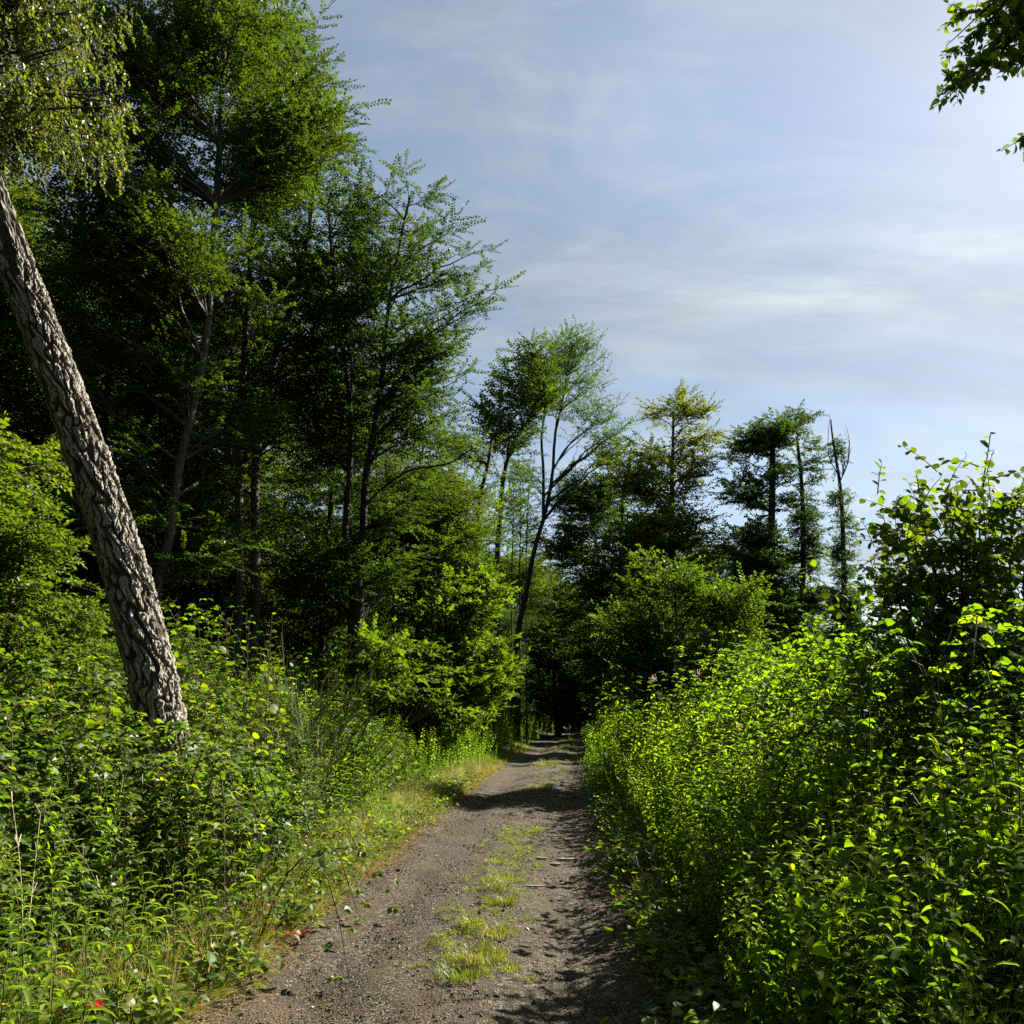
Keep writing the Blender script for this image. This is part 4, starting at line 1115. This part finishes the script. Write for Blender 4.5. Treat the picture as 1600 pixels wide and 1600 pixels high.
def broom_geo(seed, h=1.2):
    r = np.random.default_rng(seed); g = Geo()
    for s in range(34):
        a = r.uniform(0, 6.28); sp = r.uniform(.1, .95); hh = h * r.uniform(.55, 1.1) * (1 - .35 * sp); t = np.linspace(0, 1, 6)
        P = np.stack([math.cos(a) * sp * t ** 1.3, math.sin(a) * sp * t ** 1.3, hh * t], -1)
        g.tubes(P[None], np.linspace(.004, .0015, 6)[None], 3, 0)
        B, Rr = [], []
        for q in range(26):
            tt = r.uniform(.3, 1); k = min(int(tt * 5), 4); p = P[k] + (P[k + 1] - P[k]) * (tt * 5 - k)
            d = unit(np.array([r.normal(0, .35) + math.cos(a) * .7, r.normal(0, .35) + math.sin(a) * .7, .8])); l = r.uniform(.10, .26)
            B.append([p, p + d * l * .5, p + d * l + r.normal(0, .01, 3)]); Rr.append([.0022, .0018, .0008])
        g.tubes(np.array(B), np.array(Rr), 3, 1, tint=r.normal(.5, .15))
    return g


def herb_variants():
    v = {}
    r = np.random.default_rng(5)
    L = []
    for k in range(7):
        g = Geo(); P, it = nettle_items(r, r.uniform(1.15, 1.55), ll=r.uniform(.062, .095)); bake(P, it, NETTLES, g, .0045); catkins(g, r, P, 0); L.append((g, [M['stem'], M['nettle']]))
    v['nettle'] = make_variants('nettles', L)
    L = []
    for k in range(7):
        g = Geo(); P, it = shoot_items(r, r.uniform(.8, 1.2), ll=.13); bake(P, it, LANCE, g, .004); L.append((g, [M['stem'], M['shoot']]))
    v['shoot'] = make_variants('shoots', L)
    L = []
    for k in range(6):
        g = Geo(); P, it = shoot_items(r, r.uniform(1.2, 1.7), ll=.15, n=34, up=.15); bake(P, it, LANCEW, g, .006)
        if k == 0:
            for q in range(6):
                c = P[-1] + r.normal(0, .035, 3); g.place(with_mat(KITE, 2), frames(r.normal(0, 1, (3, 3)), r.normal(0, 1, (3, 3))), np.repeat(c[None], 3, 0), np.full(3, .022), np.full(3, .5))
        L.append((g, [M['redstem'], M['nettle'], M['flower']]))
    v['balsam'] = make_variants('tall_herbs', L)
    L = [(bramble_geo(100 + k), [M['redstem'], M['bramble']]) for k in range(6)]
    v['bramble'] = make_variants('brambles', L)
    L = [(bramble_geo(200 + k, n_canes=16, rad=1.2, hgt=1.5, ll=.062, tpl=OVAL), [M['redstem'], M['nettle']]) for k in range(3)]
    v['bush'] = make_variants('low_bushes', L)
    L = []
    for k in range(6):
        g = Geo(); blades(g, r, 70, .34, .10, w=.006, lean=.6, mat=0); blades(g, r, 9, .36, .10, w=.004, mat=1, lean=.8); L.append((g, [M['grass'], M['straw']]))
    v['grass'] = make_variants('grass_tufts', L)
    L = []
    for k in range(5):
        g = Geo(); blades(g, r, 42, .52, .10, w=.0045, lean=.7, mat=1, seg=5); blades(g, r, 26, .45, .10, w=.005, lean=.6, mat=0, seg=5)
        L.append((g, [M['grass'], M['straw']]))
    v['dry'] = make_variants('dry_grass', L)
    L = []
    for k in range(5):
        g = Geo(); blades(g, r, 90, .06, .10, w=.004, lean=.8, mat=0, seg=3); blades(g, r, 16, .05, .11, w=.004, lean=1.2, mat=1, seg=3); L.append((g, [M['grass'], M['straw']]))
    v['short'] = make_variants('short_grass', L)
    L = []
    for k in range(4):   # dead flower stalks and long bents
        g = Geo(); blades(g, r, 5, 1.15, .12, w=.004, lean=.55, mat=0, seg=7)
        for q in range(2):
            hh = r.uniform(.7, 1.2); t = np.linspace(0, 1, 6); P = np.stack([.12 * t ** 2 * r.normal(), .12 * t ** 2 * r.normal(), hh * t], -1)
            g.tubes(P[None], np.linspace(.003, .0015, 6)[None], 4, 1)
            for w_ in range(8):
                a = r.uniform(0, 6.28); p = P[3 + w_ % 3]; e = p + np.array([math.cos(a) * .05, math.sin(a) * .05, .06]); g.tubes(np.array([[p, e]]), np.array([[.0015, .0025]]), 3, 1)
        L.append((g, [M['straw'], M['stick']]))
    v['stalk'] = make_variants('dry_stalks', L)
    L = []
    for k in range(5):   # low broad-leaved weeds
        g = Geo(); it = []
        for q in range(42):
            p = np.array([*r.normal(0, .10, 2), r.uniform(.01, .20)]); a = r.uniform(0, 6.28)
            it.append((p, frames(np.array([[math.cos(a), math.sin(a), r.normal(.1, .25)]]), (np.array([0, 0, 1]) + r.normal(0, .3, 3))[None])[0], r.uniform(.03, .06), r.normal(.5, .2)))
        g.place(with_mat(OVATE, 0), np.array([i[1] for i in it]), np.array([i[0] for i in it]), np.array([i[2] for i in it]), np.array([i[3] for i in it]))
        L.append((g, [M['bramble']]))
    v['weed'] = make_variants('low_weeds', L)
    L = []
    for k in range(4):   # flat litter: dry blades and dead leaves
        g = Geo()
        for q in range(26):
            p = np.array([*r.normal(0, .10, 2), r.uniform(.004, .02)]); a = r.uniform(0, 6.28); d = np.array([math.cos(a), math.sin(a), r.normal(0, .12)])
            l = r.uniform(.05, .2); wv = np.array([-d[1], d[0], 0]) * .0022
            g.add([p - wv, p + wv, p + d * l + [0, 0, .003]], [(0, 1, 2)], r.normal(.5, .25), 0)
        for q in range(5):
            p = np.array([*r.normal(0, .10, 2), r.uniform(.006, .015)]); a = r.uniform(0, 6.28)
            g.place(with_mat(OVAL, 1), frames(np.array([[math.cos(a), math.sin(a), 0]]), (np.array([0, 0, 1]) + r.normal(0, .3, 3))[None]), p[None], np.array([r.uniform(.02, .045)]), np.array([r.uniform(.2, 1)]))
        L.append((g, [M['straw'], M['rust'] if k % 2 else M['straw']]))
    v['litter'] = make_variants('litter', L)
    return v


VAR = herb_variants()


def strip(n, side, d0, d1, y0, y1, seed, ypow=1.5):
    """n points between d0 and d1 metres outside the path edge, denser near the camera."""
    r = np.random.default_rng(seed)
    y = y0 + (y1 - y0) * r.uniform(0, 1, n) ** ypow
    d = r.uniform(d0, d1, n)
    x = xc(np.minimum(y, 70)) + side * (1.35 + d)
    return np.stack([x, y, H(x, y)], -1), d, r


def add(name, kind, P, r, s0, s1, label=None, zoff=0.0, f=None, tilt=.12):
    n = len(P); P = P.copy(); P[:, 2] += zoff
    s = r.uniform(s0, s1, n)
    if f is not None: s = s * f
    k = len(VAR[kind].objects)
    scatter(name, P, r.uniform(0, 6.28, n), s, r.integers(0, k, n), VAR[kind], None, None, tilt=tilt)


def away_from_pine(P):
    return P


def undergrowth():
    # ---- left
    P, d, r = strip(900, -1, -.10, .55, 2.5, 40, 1, 1.6); add('grass_verge', 'grass', P, r, .45, 1.0, f=.4 + .7 * sstep(0, .4, d))
    P, d, r = strip(480, -1, .02, .9, 2.5, 24, 2, 1.3); add('dry_grass', 'dry', P, r, .5, 1.0, tilt=.25)
    P, d, r = strip(700, -1, -.12, .26, 2.5, 34, 12, 1.5); add('dry_grass', 'dry', P, r, .22, .45, tilt=.6)
    P, d, r = strip(420, -1, -.02, .8, 2.5, 20, 3, 1.3); add('low_weeds', 'weed', P, r, .8, 1.5)
    P, d, r = strip(1600, -1, .22, 2.2, 2.6, 28, 4, 1.25); add('willowherb_patch', 'shoot', P, r, .5, .9, f=.45 + .55 * sstep(.15, 1.3, d))
    P, d, r = strip(520, -1, .95, 7.5, 2.6, 17, 5, 1.1); add('bramble_thicket', 'bramble', P, r, .8, 1.15, f=.55 + .85 * sstep(.6, 2.3, d))
    P, d, r = strip(520, -1, .9, 12, 12, 46, 6, 1.2); add('bramble_thicket', 'bush', P, r, .75, 1.2, f=.5 + .8 * sstep(.7, 4.5, d))
    P, d, r = strip(520, -1, .6, 4.0, 5, 30, 7, 1.2); add('nettle_bed', 'nettle', P, r, .6, .85)
    P, d, r = strip(420, -1, .15, 2.5, 20, 60, 8, 1.2); add('nettle_bed', 'nettle', P, r, .7, 1.2, f=.6 + .5 * sstep(0, 1, d))
    P, d, r = strip(900, -1, -.12, .30, 2.5, 20, 9, 1.3); add('leaf_litter', 'litter', P, r, .8, 1.6, zoff=.004)
    r = np.random.default_rng(40); n = 26
    x = r.uniform(-4.3, -1.95, n); y = r.uniform(6.2, 7.35, n) + .15 * (x + 3)
    P = np.stack([x, y, H(x, y)], -1); add('bramble_thicket', 'bramble', P, r, 1.15, 1.42)
    # ---- right
    P, d, r = strip(520, 1, -.02, .65, 2.3, 30, 41, 1.3); add('low_weeds', 'weed', P, r, .9, 1.8)
    P, d, r = strip(420, 1, .22, .6, 2.6, 24, 42, 1.3); add('nettle_bed', 'nettle', P, r, .42, .72)
    P, d, r = strip(46, 1, .2, 2.6, 2.8, 12, 43, 1.1); add('dry_stalks', 'stalk', P, r, .8, 1.25, tilt=.35)
    P, d, r = strip(60, -1, .2, 3.5, 2.8, 14, 44, 1.1); add('dry_stalks', 'stalk', P, r, .7, 1.15, tilt=.35)
    P, d, r = strip(900, 1, -.20, .55, 2.3, 34, 21, 1.5); add('grass_verge', 'grass', P, r, .35, .75, f=.35 + .7 * sstep(-.2, .5, d))
    P, d, r = strip(110, 1, .05, .6, 2.3, 12, 22, 1.3); add('dry_grass', 'dry', P, r, .4, .7, tilt=.4)
    P, d, r = strip(1000, 1, .44, 4.8, 2.3, 14, 23, 1.1); add('nettle_bed', 'nettle', P, r, .85, 1.12, f=.70 + .33 * sstep(.4, 1.3, d))
    P, d, r = strip(1300, 1, .5, 5, 3.0, 18, 33, 1.15); add('willowherb_patch', 'shoot', P, r, 1.0, 1.55, f=.8 + .2 * sstep(.4, 1.3, d))
    P, d, r = strip(1150, 1, .40, 7, 11, 40, 24, 1.3); add('nettle_bed', 'nettle', P, r, 1.0, 1.4, f=.85 + .25 * sstep(.3, 2.0, d))
    P, d, r = strip(450, 1, 1.0, 7.5, 6, 20, 25, 1.1); add('tall_herb_bed', 'balsam', P, r, .95, 1.25)
    P, d, r = strip(300, 1, 2.0, 9, 5.5, 16, 26, 1.1); add('bramble_thicket', 'bush', P, r, .95, 1.5)
    P, d, r = strip(420, 1, 2.2, 22, 16, 45, 27, 1.0); add('bramble_thicket', 'bush', P, r, 1.3, 2.1)
    P, d, r = strip(300, 1, -.15, .6, 2.3, 12, 28, 1.2); add('leaf_litter', 'litter', P, r, .8, 1.5, zoff=.004)
    # verge plants towards the tunnel
    P, d, r = strip(420, 1, -.2, .9, 22, 70, 29, 1.1); add('nettle_bed', 'nettle', P, r, .5, .9)
    r = np.random.default_rng(45); n = 90; y = r.uniform(3.8, 15, n); x = xc(y) + r.uniform(-1.2, 1.2, n)
    P = np.stack([x, y, H(x, y) + .006], -1); scatter('leaf_litter', P, r.uniform(0, 6.28, n), r.uniform(.3, .7, n), r.integers(0, 4, n), VAR['litter'], None, None, tilt=.02)
    # ---- middle strip of the path: short thin grass, thickening with distance
    r = np.random.default_rng(30)
    y = np.concatenate([r.uniform(5.6, 12.5, 260), r.uniform(15, 60, 260)]); x = xc(y) + r.normal(.0, .18, len(y)) + .12
    x = np.where(y > 22, xc(y) + r.normal(0.1, .35, len(y)), x)
    P = np.stack([x, y, H(x, y) + .006], -1); add('path_grass', 'short', P, r, .15, .75, f=1 + .045 * np.maximum(y - 12, 0), tilt=.35)
    k = (y < 13) & (r.uniform(0, 1, len(y)) < .35); P = P[k]; P[:, 0] += r.normal(0, .06, len(P)); add('path_weeds', 'weed', P, r, .12, .35, tilt=.2)


undergrowth()


# ------------------------------------------------------------------ single plants, each a thing
def plant(name, base, label, cat, P, items, tpl, key, mat, stem_mat, group, stem_r=.004, extra=None):
    root = empty(name, base, label, cat, group)
    g = Geo(); g.tubes(P[None], np.linspace(stem_r, stem_r * .4, len(P))[None], 6, 0)
    if extra: extra(g)
    st = g.build('stem', [stem_mat], None, smooth=True); st.parent = root
    for pos, mx, s, ti in items:
        o = bpy.data.objects.new('leaf', leaf_mesh(key, tpl, mat, min(max(ti, 0), 1))); C.objects.link(o); o.parent = root
        o.matrix_basis = Matrix([[float(mx[i, j] * s) for j in range(3)] + [float(pos[i])] for i in range(3)] + [[0, 0, 0, 1]])
    return root


def ground_at(px, py, Y):
    p = at(px, py, Y); return np.array([p[0], p[1], float(H(p[0], p[1]))])


ORD = ['first', 'second', 'third', 'fourth', 'fifth', 'sixth', 'seventh', 'eighth', 'ninth', 'tenth', 'eleventh', 'twelfth', 'thirteenth']


def single_plants():
    r = np.random.default_rng(91)
    # nettles in front on the right: (pixel x of the top, pixel y of the top, distance)
    tops = [(1340, 1272, 3.6), (1255, 1330, 3.7), (1400, 1300, 3.5), (1460, 1260, 3.7), (1300, 1400, 3.4), (1210, 1420, 3.9), (1530, 1240, 3.6), (1580, 1290, 3.3), (1370, 1220, 4.3), (1440, 1190, 4.4), (1290, 1240, 4.4),
            (1510, 1160, 4.5), (1230, 1260, 4.7), (1180, 1300, 4.7), (1570, 1150, 4.4), (1330, 1180, 5.0), (1400, 1140, 5.2), (1480, 1110, 5.3), (1260, 1190, 5.5), (1550, 1090, 5.3), (1195, 1215, 5.6), (1150, 1240, 5.9), (1590, 1080, 5.0),
            (1450, 1350, 3.3), (1360, 1110, 6.0), (1300, 1120, 6.2), (1220, 1150, 6.4)]
    rows = [sorted([t for t in tops if t[2] < 4]), sorted([t for t in tops if 4 <= t[2] < 5.1]), sorted([t for t in tops if t[2] >= 5.1])]
    for px, py, Y in tops:
        tp = at(px, py, Y); b = np.array([tp[0], tp[1], float(H(tp[0], tp[1]))]); h = tp[2] - b[2]
        ri = 0 if Y < 4 else 1 if Y < 5.1 else 2
        lab = ['large stinging nettle in the row nearest the camera, %s from the path', 'stinging nettle in the second row of the right bed, %s from the path', 'smaller stinging nettle in the third row of the right bed, %s from the path'][ri] % ORD[rows[ri].index((px, py, Y))]
        P, it = nettle_items(r, max(h, .5), ll=.108 if Y < 4 else .088)
        it = [i for i in it if i[0][2] > .12]
        near = Y < 4
        plant('stinging_nettle', b, lab, 'nettle',
              P, it, NETTLE, 'nettle_leaf', M['nettle'], M['stem'], 'large nettles nearest the camera' if near else 'nettles in the front of the right bed', .0045, extra=lambda g, P=P: catkins(g, r, P, 0))
    # willowherb shoots on the left
    tops = [(60, 1400, 4.0), (105, 1340, 4.4), (20, 1440, 3.8), (150, 1420, 4.3), (95, 1460, 3.9), (210, 1370, 4.9), (170, 1290, 5.2), (250, 1310, 5.5), (300, 1290, 5.9), (345, 1270, 6.2), (40, 1330, 4.6), (240, 1400, 4.7), (285, 1360, 5.2),
            (200, 1240, 5.8), (130, 1250, 5.4), (390, 1250, 6.8), (430, 1230, 7.4), (330, 1340, 5.4), (130, 1500, 3.7), (370, 1320, 5.9), (460, 1200, 8.2), (505, 1180, 9), (550, 1160, 10), (600, 1150, 11.5)]
    cut = (4.35, 5.3, 6.3, 99)
    rows = [sorted([t for t in tops if (cut[q - 1] if q else 0) <= t[2] < cut[q]]) for q in range(4)]
    for px, py, Y in tops:
        ri = [q for q in range(4) if Y < cut[q]][0]
        lab = ['leafy willowherb shoot in the left verge, row nearest the camera, %s from the left', 'leafy willowherb shoot in the second row of the left verge, %s from the left', 'leafy willowherb shoot in the third row of the left verge, %s from the left', 'leafy willowherb shoot in the farthest row of the left verge, %s from the left'][ri] % ORD[rows[ri].index((px, py, Y))]
        tp = at(px, py, Y); b = np.array([tp[0], tp[1], float(H(tp[0], tp[1]))]); h = max(tp[2] - b[2], .35)
        P, it = shoot_items(r, h, ll=.15, n=int(h / .022))
        plant('willowherb', b, lab, 'wildflower', P, it, LANCE, 'narrow_leaf', M['shoot'], M['stem'], 'leafy shoots on the left verge', .004)
    # tall broad-leaved herbs over the right bed
    for px, py, Y, lab in [(1290, 990, 9.5, 'tall broad-leaved herb standing above the right bed below the thin dead tree'), (1160, 1060, 11, 'dark-stemmed herb with a whorl of long leaves above the middle of the right bed'), (1130, 1050, 12.5, 'herb with a small pale pink flower head near the sallow shrub'),
                           (1005, 1060, 14, 'slim herb with pale flower tuft beside the shady path edge'), (975, 1085, 14.5, 'shorter slim herb leaning over the shady path edge')]:
        tp = at(px, py, Y); b = np.array([tp[0], tp[1], float(H(tp[0], tp[1]))])
        P, it = shoot_items(r, tp[2] - b[2], ll=.19, n=30, up=.25)

        def fl(g, P=P):
            pass
        root = plant('tall_herb', b, lab, 'wildflower', P, it, LANCEW, 'long_leaf', M['nettle'], M['redstem'], 'tall herbs over the right bed', .007)
        if 'flower' in lab:
            g = Geo(); q = P[-1] + r.normal(0, .03, (40, 3)); g.place(KITE, frames(r.normal(0, 1, (40, 3)), r.normal(0, 1, (40, 3))), q, np.full(40, .02), r.uniform(0, 1, 40))
            f = g.build('flower_head', [M['flower']], None); f.parent = root
    # round-leaved hazel suckers behind the pine foot
    for px, py, Y, lab in [(275, 975, 8.9, 'young hazel with big round lit leaves touching the leaning pine'), (345, 960, 9.4, 'young hazel with round lit leaves, second from the leaning pine'), (385, 955, 9.6, 'young hazel with round lit leaves in the middle of the left thicket'), (425, 960, 9.8, 'young hazel whose topmost round leaf stands clear of the left thicket'), (310, 1000, 8.8, 'low young hazel in front of the others right of the leaning pine')]:
        tp = at(px, py, Y); b = np.array([tp[0], tp[1], float(H(tp[0], tp[1]))]); root = empty('hazel_sucker', b, lab, 'shrub', 'young hazels right of the leaning pine')
        g = Geo(); items = []
        for s in range(7):
            e = np.array([r.normal(0, .28), r.normal(0, .28), (tp[2] - b[2]) * r.uniform(.72, 1.02)]) if s else np.array([0, 0, tp[2] - b[2]])
            P = curve_pts([np.array([r.normal(0, .05), r.normal(0, .05), 0]), e * .5 + r.normal(0, .05, 3), e], 8)
            g.tubes(P[None], np.linspace(.007, .002, 8)[None], 4)
            items += twig_leaves(P[2:], r, 13, .088, tint=.7)
        st = g.build('stem', [M['twig']], None, smooth=True); st.parent = root
        leaf_children(root, np.zeros(3), [(i[0], i[1], i[2], i[3]) for i in items], 'hazel_leaf', HAZEL, M['hazel'])
    # broom bushes
    proto = None
    for px, py, Y, s, lab in [(165, 1045, 9.6, 1.0, 'feathery dark green broom left of the leaning pine foot'), (270, 960, 12.5, 1.35, 'feathery broom just right of the leaning pine, behind the young hazels'), (445, 1030, 11.5, 1.2, 'feathery broom behind the middle of the left thicket'), (500, 1062, 10.6, 1.1, 'arching feathery broom in front of the forked tree'), (470, 985, 12.5, 1.2, 'narrow broom spike left of the forked tree trunk')]:
        tp = at(px, py, Y); b = np.array([tp[0], tp[1], float(H(tp[0], tp[1]))])
        if proto is None:
            root = empty('broom_bush', b, lab, 'shrub', 'broom bushes on the left bank')
            o = broom_geo(7).build('twigs', [M['stem'], M['broom']], None); o.parent = root; o['kind'] = 'stuff'; proto = root
        else:
            root = copy_tree(proto, b, r.uniform(0, 6), 1, lab)
        root.scale = [max((tp[2] - b[2]) / 1.25, .5)] * 3; root.location = b


single_plants()


# ------------------------------------------------------------------ small things on and beside the path
def on_path(px, py):
    """Where the ray through a pixel meets the ground."""
    Y = 2.0
    for _ in range(60):
        p = at(px, py, Y); e = p[2] - float(H(p[0], p[1]))
        dz = (EYE[2] - p[2]) / Y
        Y += e / max(dz, .02)
    p = at(px, py, Y); p[2] = float(H(p[0], p[1])) + .006
    return p


def small_things():
    r = np.random.default_rng(101)
    tufts = [(715, 1530, .17, .075, 90, 60, 0.30, 'grass tuft with the darkest green blades, nearest the camera on the path'),
             (745, 1498, .24, .06, 150, 70, 0.62, 'wide yellow-green grass patch behind the dark nearest tuft'),
             (790, 1515, .13, .035, 60, 40, 0.72, 'low yellowish grass patch at the right of the nearest tufts'),
             (735, 1448, .13, .07, 80, 50, 0.55, 'small grass tuft casting a dark shadow left of the middle grass'),
             (775, 1462, .17, .05, 90, 60, 0.68, 'yellow-green grass patch in the middle of the path'),
             (790, 1412, .12, .06, 70, 40, 0.35, 'fresh green grass tuft on the middle of the path'),
             (785, 1375, .20, .05, 90, 60, 0.60, 'thin grass patch in the middle of the path beside the bleached sticks'),
             (775, 1350, .14, .05, 60, 40, 0.60, 'farthest of the thin near grass patches'),
             (845, 1232, .34, .10, 200, 60, 0.60, 'rounded grass hump where the path narrows'),
             (855, 1196, .50, .12, 220, 60, 0.55, 'broad grass hump in the shade bands of the path')]
    for px, py, rad, h, n1, n2, ti, lab in tufts:
        p = on_path(px, py); root = empty('grass_tuft', p, lab, 'grass', 'grass tufts on the path')
        h *= 1.35; g = Geo(); blades(g, r, n1 * 3, h, rad * .8, w=.0035, lean=1.0, tint=ti, seg=4); o = g.build('green_blades', [M['grass']], None); o.parent = root; o['kind'] = 'stuff'
        g = Geo(); blades(g, r, n2 * 2, h * .7, rad, w=.003, lean=1.4, tint=ti, seg=4); o = g.build('dry_blades', [M['straw']], None); o.parent = root; o['kind'] = 'stuff'

    def stick(px, py, L, ang, rad, lab, mat='stick', name='stick'):
        p = on_path(px, py); a = math.radians(ang); d = np.array([math.cos(a), math.sin(a), 0]); t = np.linspace(-.5, .5, 9)
        s = np.array([-d[1], d[0], 0])
        P = d * L * t[:, None] + s * (.05 * L * np.sin(t * 5))[:, None] + np.array([0, 0, 1]) * (rad + .006 + .05 * L * (t ** 2))[:, None]
        g = Geo(); R = rad * (1 - .5 * np.abs(t)) * r.uniform(.85, 1.15, 9); R[0] *= .3; R[-1] *= .2; g.tubes(P[None], R[None], 7)
        q = P[5]; g.tubes(np.array([[q, q + s * .12 * L + d * .1 * L + [0, 0, .01]]]), np.array([[rad * .5, rad * .15]]), 5)
        o = g.build(name, [M[mat]], None, smooth=True); o.location = Vector(p); tag(o, lab, 'stick', 'sticks lying on the path'); return o
    stick(888, 1347, .30, -8, .016, 'longest bleached stick lying across the right wheel track')
    stick(868, 1355, .13, -25, .016, 'short pale stick just below the longest one')
    stick(846, 1345, .12, -12, .014, 'short pale stick left of the longest one')
    stick(835, 1389, .20, -8, .011, 'thin grey stick right of the thin grass patch')
    stick(752, 1222, .8, 55, .008, 'thin bent twig sprawling over the left path edge', 'twig')
    stick(1075, 1330, .7, 120, .006, 'long pale dry stalk leaning out of the dark right verge')

    def stone(px, py, s, lab):
        p = on_path(px, py); g = Geo(); q = unit(r.normal(0, 1, (16, 3))) * r.uniform(.8, 1, (16, 1)) * np.array([1, .7, .5]) * s
        from_hull(g, q, 1.15); o = g.build('stone', [M['stone']], None); o.location = Vector(p) + Vector((0, 0, s * .3)); tag(o, lab, 'stone', 'pale stones on the path')
    stone(518, 1530, .017, 'left one of two pale pebbles on the left wheel track')
    stone(530, 1530, .015, 'right one of two pale pebbles on the left wheel track')
    stone(412, 1568, .015, 'white pebble near the bottom left corner of the gravel')
    stone(488, 1577, .014, 'small white pebble at the bottom edge of the path')
    stone(822, 1455, .026, 'flat grey stone at the right of the middle grass')
    stone(880, 1262, .035, 'grey stone lying past the sticks where the path narrows')

    # red leaf and rusty clump at the left edge
    p = on_path(157, 1574); p = EYE + (p - EYE) * .86; root = empty('red_leaf', p, 'bright red fallen leaf in the grass at the bottom left', 'leaf')
    for k in range(3):
        a = r.uniform(0, 6.28); o = bpy.data.objects.new('leaf_blade', leaf_mesh('red_leaf', LOBED, M['redleaf'])); C.objects.link(o); o.parent = root
        mx = frames(np.array([[math.cos(a), math.sin(a), .5]]), (np.array([0, -.5, 1]) + r.normal(0, .4, 3))[None])[0] * .07
        o.matrix_basis = Matrix([[float(mx[i, j]) for j in range(3)] + [0.0] for i in range(3)] + [[0, 0, 0, 1]])
    p = on_path(462, 1474); root = empty('dead_leaf_clump', p, 'rust-red clump of curled dead leaves on the left path edge', 'dead leaves')
    for k in range(22):
        a = r.uniform(0, 6.28); o = bpy.data.objects.new('curled_leaf', leaf_mesh('rusty_leaf', LOBED, M['rust'], r.uniform(0, 1))); C.objects.link(o); o.parent = root
        mx = frames(np.array([[math.cos(a), math.sin(a), r.uniform(0, .8)]]), (np.array([0, 0, 1]) + r.normal(0, .6, 3))[None])[0] * r.uniform(.03, .05)
        o.matrix_basis = Matrix([[float(mx[i, j]) * 1.45 for j in range(3)] + [float(v)] for i, v in enumerate((r.normal(0, .055), r.normal(0, .04), r.uniform(.02, .07)))] + [[0, 0, 0, 1]])
    p = at(1366, 1557, 3.55); root = empty('pale_leaf', p, 'pale yellow dead leaf caught low in the dark nettles', 'leaf')
    o = bpy.data.objects.new('leaf_blade', leaf_mesh('pale_leaf', OVATE, M['paleleaf'])); C.objects.link(o); o.parent = root
    mx = frames(np.array([[.2, .3, 1]]), np.array([[.2, -1, .2]]))[0] * .045
    o.matrix_basis = Matrix([[float(mx[i, j]) for j in range(3)] + [0.0] for i in range(3)] + [[0, 0, 0, 1]])


small_things()
